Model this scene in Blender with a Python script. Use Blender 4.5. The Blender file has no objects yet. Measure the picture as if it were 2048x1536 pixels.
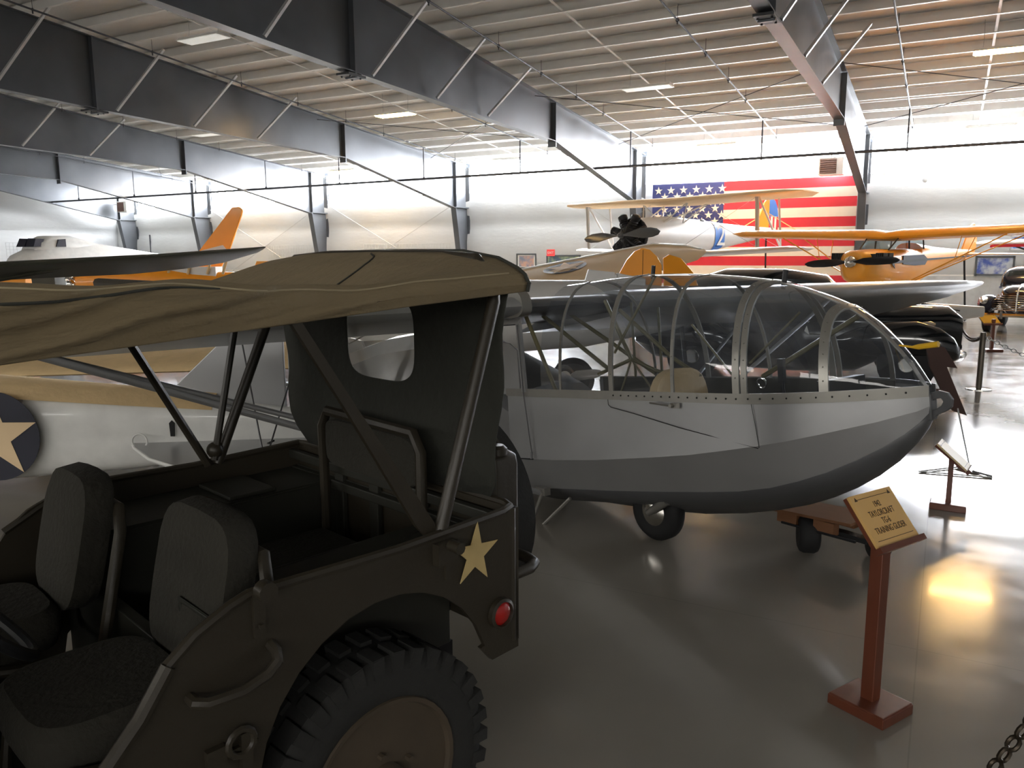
import bpy, bmesh, math, random
from mathutils import Vector, Matrix
from math import sin, cos, pi, radians as RAD
random.seed(7)
C = bpy.context.scene.collection
sc = bpy.context.scene

# ------------------------------------------------------------------ camera
YAW = RAD(28.4); PITCH = math.atan(258/1600.0); ROLL = -0.0045; EYE = 1.75
cd = bpy.data.cameras.new('camera'); cam = bpy.data.objects.new('camera', cd); C.objects.link(cam)
cd.sensor_fit = 'HORIZONTAL'; cd.sensor_width = 36.0; cd.lens = 1600.0/2048.0*36.0
cd.clip_start = 0.05; cd.clip_end = 300
F_ = Vector((-sin(YAW)*cos(PITCH), cos(YAW)*cos(PITCH), -sin(PITCH)))
R_ = Vector((cos(YAW), sin(YAW), 0)); U_ = R_.cross(F_)
R2 = R_*cos(ROLL)+U_*sin(ROLL); U2 = -R_*sin(ROLL)+U_*cos(ROLL)
cam.matrix_world = Matrix(((R2.x, U2.x, -F_.x, 0), (R2.y, U2.y, -F_.y, 0), (R2.z, U2.z, -F_.z, EYE), (0, 0, 0, 1)))
sc.camera = cam

# ------------------------------------------------------------------ world, exposure
w = bpy.data.worlds.new('world'); sc.world = w; w.use_nodes = True
w.node_tree.nodes['Background'].inputs[0].default_value = (0.75, 0.85, 1.0, 1)
w.node_tree.nodes['Background'].inputs[1].default_value = 0.6
sc.view_settings.view_transform = 'Standard'; sc.view_settings.look = 'None'
sc.view_settings.gamma = 1.0; sc.view_settings.use_curve_mapping = False
sc.view_settings.exposure = 0.6
BAND = 42.0      # daylight through the translucent wall band
BACK_FILL = 8.0       # fill light from unseen panels added on the wall behind the camera
LAMP = 45.0      # lit high-bay lamps

# ------------------------------------------------------------------ helpers
def lin(c):
    c = c/255.0
    return c/12.92 if c <= 0.04045 else ((c+0.055)/1.055)**2.4
def col(r, g, b): return (lin(r), lin(g), lin(b), 1)
def V2W(lat, fwd, z=0.0): return Vector((cos(YAW)*lat - sin(YAW)*fwd, sin(YAW)*lat + cos(YAW)*fwd, z))

def mat(name, rgb, rough=0.6, metal=0.0, nscale=6.0, namt=0.08, bump=0.0, bscale=60.0, coat=0.0, emit=0.0, ergb=None, spec=0.5, stretch=None, rvar=0.0):
    m = bpy.data.materials.new(name); m.use_nodes = True
    nt = m.node_tree; b = nt.nodes['Principled BSDF']
    b.inputs['Roughness'].default_value = rough; b.inputs['Metallic'].default_value = metal
    b.inputs['Coat Weight'].default_value = coat; b.inputs['Coat Roughness'].default_value = 0.06
    b.inputs['Specular IOR Level'].default_value = spec
    tc = nt.nodes.new('ShaderNodeTexCoord'); mp = nt.nodes.new('ShaderNodeMapping')
    nt.links.new(tc.outputs['Object'], mp.inputs['Vector'])
    if stretch: mp.inputs['Scale'].default_value = stretch
    n = nt.nodes.new('ShaderNodeTexNoise'); n.inputs['Scale'].default_value = nscale; n.inputs['Detail'].default_value = 4
    nt.links.new(mp.outputs[0], n.inputs['Vector'])
    mx = nt.nodes.new('ShaderNodeMix'); mx.data_type = 'RGBA'
    c = col(*rgb); mx.inputs[6].default_value = tuple(max(0, v*(1-namt*2)) for v in c[:3])+(1,)
    mx.inputs[7].default_value = tuple(min(1, v*(1+namt*2)) for v in c[:3])+(1,)
    nt.links.new(n.outputs[0], mx.inputs[0]); nt.links.new(mx.outputs[2], b.inputs['Base Color'])
    if rvar:
        mr = nt.nodes.new('ShaderNodeMapRange'); mr.inputs[3].default_value = max(0, rough-rvar); mr.inputs[4].default_value = rough+rvar
        nt.links.new(n.outputs[0], mr.inputs[0]); nt.links.new(mr.outputs[0], b.inputs['Roughness'])
    if bump:
        n2 = nt.nodes.new('ShaderNodeTexNoise'); n2.inputs['Scale'].default_value = bscale; n2.inputs['Detail'].default_value = 3
        nt.links.new(mp.outputs[0], n2.inputs['Vector'])
        bp = nt.nodes.new('ShaderNodeBump'); bp.inputs['Strength'].default_value = bump; bp.inputs['Distance'].default_value = 0.02
        nt.links.new(n2.outputs[0], bp.inputs['Height']); nt.links.new(bp.outputs[0], b.inputs['Normal'])
    if emit:
        b.inputs['Emission Color'].default_value = col(*(ergb or rgb)); b.inputs['Emission Strength'].default_value = emit
    return m

def glass(name, rgb=(235, 240, 245), rough=0.02, amount=0.9):
    m = bpy.data.materials.new(name); m.use_nodes = True; nt = m.node_tree
    for n in list(nt.nodes): nt.nodes.remove(n)
    o = nt.nodes.new('ShaderNodeOutputMaterial'); tr = nt.nodes.new('ShaderNodeBsdfTransparent'); gl = nt.nodes.new('ShaderNodeBsdfGlossy')
    df = nt.nodes.new('ShaderNodeBsdfDiffuse'); df.inputs[0].default_value = col(200, 205, 215)
    tr.inputs[0].default_value = col(*rgb); gl.inputs['Roughness'].default_value = rough
    fr = nt.nodes.new('ShaderNodeFresnel'); fr.inputs[0].default_value = 1.45
    ge = nt.nodes.new('ShaderNodeNewGeometry'); io = nt.nodes.new('ShaderNodeMapRange'); io.inputs[3].default_value = 1.45; io.inputs[4].default_value = 1/1.45
    nt.links.new(ge.outputs['Backfacing'], io.inputs[0]); nt.links.new(io.outputs[0], fr.inputs[0])   # thin sheet: same reflectance from both sides
    mx = nt.nodes.new('ShaderNodeMixShader'); mx2 = nt.nodes.new('ShaderNodeMixShader')
    tc = nt.nodes.new('ShaderNodeTexCoord'); n = nt.nodes.new('ShaderNodeTexNoise'); n.inputs['Scale'].default_value = 5
    rp = nt.nodes.new('ShaderNodeMapRange'); rp.inputs[1].default_value = 0.45; rp.inputs[2].default_value = 0.8; rp.inputs[3].default_value = (1-amount)*0.4; rp.inputs[4].default_value = (1-amount)*1.6
    nt.links.new(tc.outputs['Object'], n.inputs['Vector']); nt.links.new(n.outputs[0], rp.inputs[0])
    nt.links.new(rp.outputs[0], mx2.inputs[0]); nt.links.new(tr.outputs[0], mx2.inputs[1]); nt.links.new(df.outputs[0], mx2.inputs[2])
    nt.links.new(fr.outputs[0], mx.inputs[0]); nt.links.new(mx2.outputs[0], mx.inputs[1]); nt.links.new(gl.outputs[0], mx.inputs[2])
    nt.links.new(mx.outputs[0], o.inputs[0])
    return m

class B:
    """collects shapes for one mesh"""
    def __init__(s, off=(0, 0, 0)): s.v = []; s.f = []; s.m = []; s.off = Vector(off); s.mi = 0
    def add(s, vs, fs):
        k = len(s.v); s.v += [tuple(Vector(v)-s.off) for v in vs]; s.f += [tuple(i+k for i in f) for f in fs]; s.m += [s.mi]*len(fs); return s
    def box(s, c, d, rot=None):
        c = Vector(c); hx, hy, hz = d[0]/2, d[1]/2, d[2]/2
        vs = [Vector((x, y, z)) for x in (-hx, hx) for y in (-hy, hy) for z in (-hz, hz)]
        if rot is not None: vs = [rot @ v for v in vs]
        return s.add([c+v for v in vs], [(0, 1, 3, 2), (4, 6, 7, 5), (0, 4, 5, 1), (2, 3, 7, 6), (0, 2, 6, 4), (1, 5, 7, 3)])
    def loft(s, rings, closed=True, cap=True):
        n = len(rings[0]); vs = [p for r in rings for p in r]; fs = []
        for i in range(len(rings)-1):
            for j in range(n if closed else n-1):
                k = (j+1) % n; fs.append((i*n+j, i*n+k, (i+1)*n+k, (i+1)*n+j))
        if cap and closed: fs.append(tuple(range(n))[::-1]); fs.append(tuple((len(rings)-1)*n+j for j in range(n)))
        return s.add(vs, fs)
    def tube(s, pts, r, seg=8, cap=True):
        pts = [Vector(p) for p in pts]; rings = []
        if not hasattr(r, '__len__'): r = [r]*len(pts)
        up = None
        for i, p in enumerate(pts):
            a = pts[max(i-1, 0)]; b = pts[min(i+1, len(pts)-1)]; t = (b-a).normalized()
            if up is None:
                up = Vector((0, 0, 1)) if abs(t.z) < 0.9 else Vector((1, 0, 0))
            x = t.cross(up).normalized(); y = x.cross(t).normalized(); up = y
            rings.append([p+(x*cos(2*pi*k/seg)+y*sin(2*pi*k/seg))*r[i] for k in range(seg)])
        return s.loft(rings, True, cap)
    def lathe(s, prof, seg=24, org=(0, 0, 0), axis=(0, 0, 1), closed=False, sq=1.0):
        ax = Vector(axis).normalized(); u = ax.orthogonal().normalized(); v = ax.cross(u); o = Vector(org)
        rings = [[o+ax*h+(u*cos(2*pi*k/seg)+v*sin(2*pi*k/seg)*sq)*max(r, 1e-4) for k in range(seg)] for r, h in prof]
        return s.loft(rings, True, not closed)
    def prism(s, poly, fr, t):
        """poly: 2d points; fr=(origin,u,v,n); thickness t along n"""
        o, u, v, n = [Vector(q) for q in fr]
        a = [o+u*p[0]+v*p[1] for p in poly]; b = [p+n*t for p in a]; k = len(poly)
        return s.add(a+b, [tuple(range(k))[::-1], tuple(range(k, 2*k))]+[(i, (i+1) % k, (i+1) % k+k, i+k) for i in range(k)])
    def sphere(s, c, r, seg=12, rings=8, sc_=(1, 1, 1)):
        c = Vector(c); R = []
        for i in range(rings+1):
            a = pi*i/rings
            R.append([c+Vector((r*sc_[0]*sin(a)*cos(2*pi*k/seg), r*sc_[1]*sin(a)*sin(2*pi*k/seg), r*sc_[2]*cos(a))) for k in range(seg)])
        return s.loft(R, True, False)
    def torus(s, c, R, r, axis=(0, 0, 1), seg=24, sg=8, a0=0, a1=2*pi, stretch=None):
        ax = Vector(axis).normalized(); u = ax.orthogonal().normalized(); v = ax.cross(u); c = Vector(c); rings = []
        full = abs(a1-a0-2*pi) < 1e-6; n = seg if full else seg+1
        for i in range(n):
            a = a0+(a1-a0)*i/seg; d = u*cos(a)+v*sin(a)
            rings.append([c+d*(R+r*cos(2*pi*k/sg))+ax*(r*sin(2*pi*k/sg)) for k in range(sg)])
        if full: rings.append(rings[0])
        return s.loft(rings, True, not full)
    def sheet(s, P, thick=None):
        """P grid [i][j] of points, single sided or thickened along average normal"""
        n = len(P); m = len(P[0]); vs = [p for r in P for p in r]
        s.add(vs, [(i*m+j, i*m+j+1, (i+1)*m+j+1, (i+1)*m+j) for i in range(n-1) for j in range(m-1)]); return s
    def build(s, name, mats, parent=None, smooth=True, ang=40, bevel=0.0, solid=0.0, merge=True, sub=0):
        me = bpy.data.meshes.new(name); me.from_pydata([tuple(v) for v in s.v], [], s.f)
        if not isinstance(mats, (list, tuple)): mats = [mats]
        for m_ in mats: me.materials.append(m_)
        for p, i in zip(me.polygons, s.m): p.material_index = i
        bm = bmesh.new(); bm.from_mesh(me)
        if merge: bmesh.ops.remove_doubles(bm, verts=bm.verts, dist=1e-5)
        bmesh.ops.recalc_face_normals(bm, faces=bm.faces); bm.to_mesh(me); bm.free()
        if smooth:
            me.shade_smooth(); me.set_sharp_from_angle(angle=RAD(ang))
        o = bpy.data.objects.new(name, me); C.objects.link(o)
        if parent: o.parent = parent
        if solid: q = o.modifiers.new('s', 'SOLIDIFY'); q.thickness = solid; q.offset = 0
        if sub: q = o.modifiers.new('d', 'SUBSURF'); q.levels = sub; q.render_levels = sub
        if bevel: q = o.modifiers.new('b', 'BEVEL'); q.width = bevel; q.segments = 2; q.limit_method = 'ANGLE'
        return o

def thing(name, label, cat, loc=(0, 0, 0), rz=0.0, group=None, rot=None):
    o = bpy.data.objects.new(name, None); C.objects.link(o); o.empty_display_size = 0.2
    o.location = loc
    if rot is not None: o.rotation_euler = rot.to_euler()
    else: o.rotation_euler = (0, 0, rz)
    return tag(o, label, cat, group)
def tag(o, label, cat, group=None):
    o['label'] = label; o['category'] = cat
    if group: o['group'] = group
    return o
def struct(o): o['kind'] = 'structure'; return o
def stuff(o): o['kind'] = 'stuff'; return o
def copy_tree(o, parent=None):
    c = o.copy(); C.objects.link(c)
    if parent: c.parent = parent
    for ch in [x for x in o.children]: copy_tree(ch, c)
    return c
def star(r, rot=0.0, inner=0.382, n=5):
    return [((r if k % 2 == 0 else r*inner)*sin(rot+pi*k/n), (r if k % 2 == 0 else r*inner)*cos(rot+pi*k/n)) for k in range(2*n)]
AIR = [(1, 0.0), (0.8, 0.30), (0.55, 0.75), (0.3, 1.0), (0.15, 0.86), (0.06, 0.58), (0.015, 0.3), (0, 0), (0.015, -0.25), (0.06, -0.36), (0.15, -0.45), (0.4, -0.42), (0.7, -0.25)]
def foil(le, te, th, up=(0, 0, 1)):
    """airfoil ring between leading and trailing edge, th = thickness above chord"""
    le = Vector(le); te = Vector(te); up = Vector(up)
    return [le+(te-le)*a+up*th*b for a, b in AIR]
def wing(b, secs, up=(0, 0, 1)): return b.loft([foil(l, t, h, up) for l, t, h in secs])
def oval(x, zc, w, hu, hd, e=2.3, n=20, yc=0.0):
    r = []
    for k in range(n):
        a = 2*pi*k/n; c_, s_ = cos(a), sin(a)
        y = w*math.copysign(abs(c_)**(2/e), c_); z = (hu if s_ > 0 else hd)*math.copysign(abs(s_)**(2/e), s_)
        r.append((x, yc+y, zc+z))
    return r

# ------------------------------------------------------------------ materials
m_steel = mat('frame_steel', (86, 89, 93), 0.36, 0.45, nscale=1.0, namt=0.16, rvar=0.12)
m_purlin = mat('purlin_steel', (226, 225, 221), 0.45, 0.05, nscale=3, namt=0.06)
m_roof = mat('roof_insulation', (250, 249, 246), 0.6, 0.0, nscale=25, namt=0.02, bump=0.15, bscale=14)
m_wall = mat('wall_vinyl', (192, 194, 194), 0.5, 0.0, nscale=1.5, namt=0.03, bump=0.3, bscale=3.0, stretch=(1, 1, 3))
m_liner = mat('wall_liner', (180, 182, 182), 0.5)
m_back = mat('wall_dark_vinyl', (150, 148, 142), 0.7)
m_band = mat('translucent_panel', (245, 248, 250), 0.5, emit=BAND, ergb=(246, 249, 255))
m_back_fill = mat('back_fill_panel', (235, 238, 240), 0.5, emit=BACK_FILL, ergb=(250, 246, 240))
m_pipe = mat('sprinkler_pipe', (70, 72, 78), 0.5, 0.3)
m_rod = mat('galvanised_rod', (175, 176, 176), 0.4, 0.35)
m_white = mat('white_enamel', (225, 225, 220), 0.4)
m_black = mat('black_rubber', (22, 22, 23), 0.75, nscale=30)
m_dark = mat('dark_metal', (30, 31, 33), 0.5, 0.3)
m_chrome = mat('chrome', (215, 212, 205), 0.12, 1.0, namt=0.0)
m_lit = mat('lit_diffuser', (255, 238, 200), 0.4, emit=LAMP, ergb=(255, 205, 130))
m_unlit_glow = mat('unlit_glow_diffuser', (235, 235, 228), 0.4, emit=0.25)  # switched-off lamps get a faint glow of their own

def floor_mat():
    m = mat('polished_concrete', (140, 135, 126), 0.16, 0.0, nscale=0.7, namt=0.16, spec=0.6)
    nt = m.node_tree; b = nt.nodes['Principled BSDF']
    tc = nt.nodes.new('ShaderNodeTexCoord')
    n = nt.nodes.new('ShaderNodeTexNoise'); n.inputs['Scale'].default_value = 2.2; n.inputs['Detail'].default_value = 9; n.inputs['Roughness'].default_value = 0.65
    nt.links.new(tc.outputs['Object'], n.inputs['Vector'])
    mr = nt.nodes.new('ShaderNodeMapRange'); mr.inputs[1].default_value = 0.35; mr.inputs[2].default_value = 0.7
    mr.inputs[3].default_value = 0.11; mr.inputs[4].default_value = 0.22
    nt.links.new(n.outputs[0], mr.inputs[0]); nt.links.new(mr.outputs[0], b.inputs['Roughness'])
    # saw-cut control joints and fine bump
    br = nt.nodes.new('ShaderNodeTexBrick'); br.offset = 0; br.inputs['Scale'].default_value = 1.0
    br.inputs['Mortar Size'].default_value = 0.003; br.inputs['Brick Width'].default_value = 3.8; br.inputs['Row Height'].default_value = 3.8
    br.inputs['Color1'].default_value = (1, 1, 1, 1); br.inputs['Color2'].default_value = (1, 1, 1, 1); br.inputs['Mortar'].default_value = (0.85, 0.85, 0.85, 1)
    nt.links.new(tc.outputs['Object'], br.inputs['Vector'])
    old = b.inputs['Base Color'].links[0].from_socket
    mx = nt.nodes.new('ShaderNodeMix'); mx.data_type = 'RGBA'; mx.blend_type = 'MULTIPLY'; mx.inputs[0].default_value = 1
    nt.links.new(old, mx.inputs[6]); nt.links.new(br.outputs[0], mx.inputs[7]); nt.links.new(mx.outputs[2], b.inputs['Base Color'])
    n3 = nt.nodes.new('ShaderNodeTexNoise'); n3.inputs['Scale'].default_value = 9; n3.inputs['Detail'].default_value = 5
    nt.links.new(tc.outputs['Object'], n3.inputs['Vector'])
    bp = nt.nodes.new('ShaderNodeBump'); bp.inputs['Strength'].default_value = 0.05; bp.inputs['Distance'].default_value = 0.004
    nt.links.new(n3.outputs[0], bp.inputs['Height']); nt.links.new(bp.outputs[0], b.inputs['Normal'])
    b.inputs['Coat Weight'].default_value = 0.15; b.inputs['Coat Roughness'].default_value = 0.05
    return m
m_floor = floor_mat()

# ------------------------------------------------------------------ the hall
XL, XR, YB, YW = -40.6, 16.0, -12.0, 29.3
RIDGE = 2.0
def roofz(y): return 5.62+0.085*(28.6-max(y, RIDGE)) - 0.085*max(0, RIDGE-y)
b = B(); b.box(((XL+XR)/2, (YB+YW)/2, -0.1), (XR-XL+1, YW-YB+1, 0.2)); struct(b.build('floor', m_floor, smooth=False))
b = B(); NX = 2
ys = [YB, RIDGE, YW]
for y0, y1 in zip(ys[:-1], ys[1:]):
    z0, z1 = roofz(y0)+0.02, roofz(y1)+0.02
    b.add([(XL, y0, z0), (XR, y0, z0), (XR, y1, z1), (XL, y1, z1), (XL, y0, z0+.1), (XR, y0, z0+.1), (XR, y1, z1+.1), (XL, y1, z1+.1)],
          [(0, 1, 2, 3), (4, 7, 6, 5), (0, 4, 5, 1), (1, 5, 6, 2), (2, 6, 7, 3), (3, 7, 4, 0)])
struct(b.build('ceiling', m_roof, smooth=False))
# far side wall: flat liner below, two pillowed vinyl courses above, translucent band at the eave
def wall_profile():
    p = [(0.0, 0.0), (1.02, 0.0), (1.05, 0.03)]
    for z0, z1, d in ((1.05, 3.05, 0.16), (3.05, 4.28, 0.13)):
        for k in range(1, 9): t = k/8; p.append((z0+(z1-z0)*t, 0.03 - d*sin(pi*t)*0.0 + d*sin(pi*t)))
        p[-1] = (z1, 0.0)
    return p
pr = wall_profile()
b = B(); P = []
nx = 60
for i in range(nx+1):
    x = XL+(XR-XL)*i/nx
    P.append([(x, YW-0.15-d*(0.75+0.25*sin(x*2.1)), z) for z, d in pr])
b.sheet(P); struct(b.build('wall_far', m_wall))
b = B(); P = []
for i in range(41):
    y = YB+(YW-YB)*i/40
    pl = pr+[(4.9, 0.1), (5.6, 0.05), (6.4, 0.1), (8.2, 0.0)]
    P.append([(XL+0.2+d*(0.8+0.2*sin(y*1.7)), y, z) for z, d in pl])
b.sheet(P); struct(b.build('wall_left', m_wall))
b = B(); b.box((XR+.05, (YB+YW)/2, 4.1), (0.1, YW-YB, 8.3)); struct(b.build('wall_right', m_wall, smooth=False))
b = B(); b.box(((XL+XR)/2, YB-.05, 3.6), (XR-XL, 0.1, 7.3)); struct(b.build('wall_back', m_back, smooth=False))
# translucent daylight panels, one run per bay
FX = [-2.56-7.62*k for k in range(5)] + [-38.7, 5.06, 12.68]
FX = sorted(FX)
edges = [XL]+FX+[XR]
for i in range(len(edges)-1):
    x0, x1 = edges[i]+0.12, edges[i+1]-0.12
    if x1-x0 < 0.4: continue
    b = B(); b.box(((x0+x1)/2, YW-0.12, 4.92), (x1-x0, 0.03, 1.26))
    o = struct(b.build('window_%d' % (i+1), m_band, smooth=False))
for i in range(len(edges)-1):
    x0, x1 = edges[i]+0.12, edges[i+1]-0.12
    if x1-x0 < 0.4: continue
    b = B(); b.box(((x0+x1)/2, YB+0.06, 4.95), (x1-x0, 0.03, 1.2))
    struct(b.build('window_%d' % (i+21), m_back_fill, smooth=False))  # unseen glowing panels, added to brighten the sides that face the camera
b = B(); b.box(((XL+XR)/2, YW-0.1, 4.27), (XR-XL, 0.12, 0.06)); b.box(((XL+XR)/2, YW-0.05, 5.58), (XR-XL, 0.14, 0.1)); struct(b.build('trim_1', m_white, smooth=False))
b = B(); b.box(((XL+XR)/2, YW-0.17, 1.05), (XR-XL, 0.05, 0.05)); struct(b.build('trim_2', m_white, smooth=False))
# corrugated liner at the foot of the far wall
b = B(); P = []
n = 900
for i in range(n+1):
    x = XL+0.3+(XR-XL-0.6)*i/n; d = 0.02*(1 if (i % 6) < 2 else 0)
    P.append([(x, YW-0.2-d, 0.0), (x, YW-0.2-d, 1.02)])
b.sheet(P); struct(b.build('baseboard_far', m_liner, ang=20))

# ------------------------------------------------------------------ steel frames
BOT = [(28.0, 3.66), (21.3, 4.95), (12.5, 5.17), (RIDGE, 5.55), (YB+.2, 5.2)]
TOP = [(28.15, 5.36), (21.3, 6.0), (12.5, 6.72), (RIDGE, roofz(RIDGE)-.24), (YB+.2, roofz(YB)-.24)]
def topz(y): return roofz(y)-0.24
def steel_frame(x, lab, first):
    t = thing('steel_frame', lab, 'roof frame', (x, 28.6, 0))
    off = (x, 28.6, 0)
    b = B(off)   # rafter web
    tp = [(28.95, topz(28.95)), (21.3, topz(21.3)), (12.5, topz(12.5)), (RIDGE, topz(RIDGE)), (YB+.2, topz(YB+.2))]
    b.prism([(28.95, 3.66)]+tp+BOT[::-1], ((x-.005, 0, 0), (0, 1, 0), (0, 0, 1), (1, 0, 0)), 0.01)
    # hanging girth stiffeners on the web
    for y in (21.3, 12.5): b.box((x, y, 0), (0, 0, 0))
    b.build('rafter_web', m_steel, t, smooth=False)
    b = B(off)
    for (y0, z0), (y1, z1) in zip(BOT[:-1], BOT[1:]):
        b.prism([(y0, z0), (y1, z1), (y1, z1-.022), (y0, z0-.022)], ((x-.12, 0, 0), (0, 1, 0), (0, 0, 1), (1, 0, 0)), 0.24)
    b.build('bottom_flange', m_steel, t, smooth=False)
    b = B(off)
    for (y0, z0), (y1, z1) in zip(tp[:-1], tp[1:]):
        b.prism([(y0, z0), (y1, z1), (y1, z1+.02), (y0, z0+.02)], ((x-.12, 0, 0), (0, 1, 0), (0, 0, 1), (1, 0, 0)), 0.24)
    b.build('top_flange', m_steel, t, smooth=False)
    b = B(off)   # column with taper
    b.prism([(28.05, 3.66), (28.72, 0.02), (29.05, 0.02), (29.05, 3.66)], ((x-.005, 0, 0), (0, 1, 0), (0, 0, 1), (1, 0, 0)), 0.01)
    b.prism([(28.0, 3.66), (28.68, 0.0), (28.72, 0.0), (28.04, 3.66)], ((x-.12, 0, 0), (0, 1, 0), (0, 0, 1), (1, 0, 0)), 0.24)
    b.prism([(29.05, 5.3), (29.05, 0.0), (29.09, 0.0), (29.09, 5.3)], ((x-.12, 0, 0), (0, 1, 0), (0, 0, 1), (1, 0, 0)), 0.24)
    b.prism([(28.0, 3.66), (29.05, 3.66), (29.05, 3.7), (28.0, 3.7)], ((x-.12, 0, 0), (0, 1, 0), (0, 0, 1), (1, 0, 0)), 0.24)
    b.box((x, 28.87, 0.01), (0.3, 0.5, 0.02))
    b.build('column', m_steel, t, smooth=False)
    for y, z0, z1, d in ((28.06, 3.66, 5.42, .03), (21.3, 4.78, topz(21.3)-.01, .05), (12.5, 5.05, topz(12.5), .05)):
        b = B(off); b.box((x, y, (z0+z1)/2), (0.25, d, z1-z0)); b.build('stiffener', m_steel, t, smooth=False)
    b = B(off)
    b.box((x, 12.5, 5.1), (0.3, 0.5, 0.04))
    for dx in (-.1, .1):
        for dy in (-.15, 0, .15): b.lathe([(.018, 0), (.018, .025)], 6, (x+dx, 12.5+dy, 5.05), (0, 0, 1))
    b.build('splice_plate', m_dark, t, smooth=False)
    # diagonal flange braces on both sides
    def brk(y): # bottom height
        for (y0, z0), (y1, z1) in zip(BOT[:-1], BOT[1:]):
            if y1 <= y <= y0: return z0+(z1-z0)*(y-y0)/(y1-y0)
        return 5
    for y in (17.46, 15.24, 13.0, 10.2, 7.4, 4.2):
        for sx in (-1, 1):
            b = B(off); z = brk(y)
            p0 = Vector((x+sx*.11, y, z+.03)); p1 = Vector((x+sx*.85, y+.85, topz(y+.85)+.03))
            b.tube([p0, p1], 0.038, 4); b.build('flange_brace', m_rod, t, smooth=False)
    return t
labs = {-38.7: 'steel frame farthest left, against the end wall corner', -33.04: 'second steel frame from the end wall, beside the orange tail fin', -25.42: 'third steel frame from the end wall, between two cross-braced bays',
        -17.8: 'fourth steel frame, left of the framed pictures', -10.18: 'steel frame whose column stands at the left edge of the flag', -2.56: 'steel frame whose column stands at the right edge of the flag',
        5.06: 'steel frame beyond the right side of the flag column, over the truck', 12.68: 'last steel frame near the right end wall'}
for x in FX:
    xx = min(labs, key=lambda k: abs(k-x)); steel_frame(x, labs[xx], False)

# purlins, one run each
PY = [28.55]+[27.4-1.09*k for k in range(0, 30)]
pb = None
PUR = []
yy = 28.5
while yy > YB+0.5: PUR.append(yy); yy -= 1.09
for k, y in enumerate(PUR):
    z = roofz(y); b = B((XL, y, z))
    L0, L1 = XL+.1, XR-.1; xm = (L0+L1)/2
    b.box((xm, y, z-.11), (L1-L0, .006, .2)); b.box((xm, y-.035, z-.215), (L1-L0, .075, .006)); b.box((xm, y+.035, z-.005), (L1-L0, .075, .006))
    b.box((xm, y-.07, z-.205), (L1-L0, .004, .02))
    o = b.build('roof_purlin', m_purlin, smooth=False); o.location = (XL, y, z)
    tag(o, 'pale steel purlin running the hall under the roof insulation', 'purlin', 'roof purlins')
# sag straps across the purlins in mid bay
for k in range(len(edges)-1):
    x0, x1 = edges[k], edges[k+1]
    if x1-x0 < 5: continue
    xm = (x0+x1)/2-.75
    b = B((xm, 28, 0))
    for y0, y1 in zip(PUR[:-1], PUR[1:]):
        if y1 < RIDGE: break
        b.box((xm, (y0+y1)/2, (roofz(y0)+roofz(y1))/2-.2), (.05, y0-y1-.1, .012), Matrix.Rotation(math.atan(-.085), 3, 'X'))
    o = b.build('sag_strap', m_purlin, smooth=False); o.location = (xm, 28, 0)
    tag(o, 'thin bracing strap crossing the purlins in the middle of a bay', 'brace', 'sag straps under the roof')
# sprinkler piping
def pipe_h(x): return 4.44+0.003*(x+20)
b = B((-39, 24.5, 4.44)); b.tube([(-39.0, 24.5, 4.40), (XR-.5, 24.5, 4.55)], .042, 8)
o = b.build('sprinkler_main', m_pipe); o.location = (-39, 24.5, 4.44); tag(o, 'long dark sprinkler main hung across the hall below the rafters', 'pipe')
for x in (-36.6, -32.6, -28.6, -24.5, -20.7, -16.8, -12.9, -9.0, -5.0, -1.2, 2.6, 6.5, 10.3):
    t = thing('sprinkler_branch_pipe', 'thin dark sprinkler branch pipe with drop hanger under the purlins', 'pipe', (x, 24.5, 4.42), group='sprinkler branch pipes')
    off = (x, 24.5, 4.42)
    b = B(off); b.tube([(x, 28.2, roofz(28.2)-.42), (x, 3.0, roofz(3)-.42)], .02, 6); b.build('pipe', m_pipe, t)
    b = B(off); b.tube([(x, 24.5, 4.44), (x, 24.5, roofz(24.5)-.42)], .022, 6); b.sphere((x, 24.5, 4.48), .05, 8, 6); b.build('drop_pipe', m_pipe, t)
    for y in (26.6, 22.2, 20.3, 18.2, 16.1, 13.4, 10.6):
        b = B(off); z = roofz(y)-.42; b.tube([(x, y, z), (x, y, z+.3)], .006, 4); b.torus((x, y, z), .03, .008, (0, 1, 0), 10, 4)
        b.box((x+.0, y, z-.05), (.02, .02, .06)); b.build('hanger', m_pipe, t)
# crossed roof rods between frames
for x0 in (-33.04, -17.8, -10.18, -2.56):
    for (ya, yb) in ((26.3, 20.0), (20.0, 26.3)):
        b = B((x0, ya, 5.4)); b.tube([(x0+.1, ya, topz(ya)-.15), (x0+7.5, yb, topz(yb)-.15)], .011, 5)
        o = b.build('brace_rod', m_pipe); o.location = (x0, ya, 5.4)
        tag(o, 'thin diagonal steel rod crossing a roof bay under the purlins', 'rod', 'roof bracing rods')
# wall cross bracing
for x0, nm in ((-33.04, 'behind the orange tail fin'), (-25.42, 'above the near edge of the jeep roof')):
    for sgn, w_ in ((0, 'falling to the right'), (1, 'rising to the right')):
        a, c_ = (x0+.2, x0+7.4) if sgn == 0 else (x0+7.4, x0+.2)
        b = B((a, 28.9, 4)); b.tube([(a, 28.95, 4.05), (c_, 28.95, 0.35)], .014, 5)
        o = b.build('brace_rod', m_rod); o.location = (a, 28.9, 4)
        tag(o, 'diagonal wall rod %s, %s' % (w_, nm), 'rod')

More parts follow.
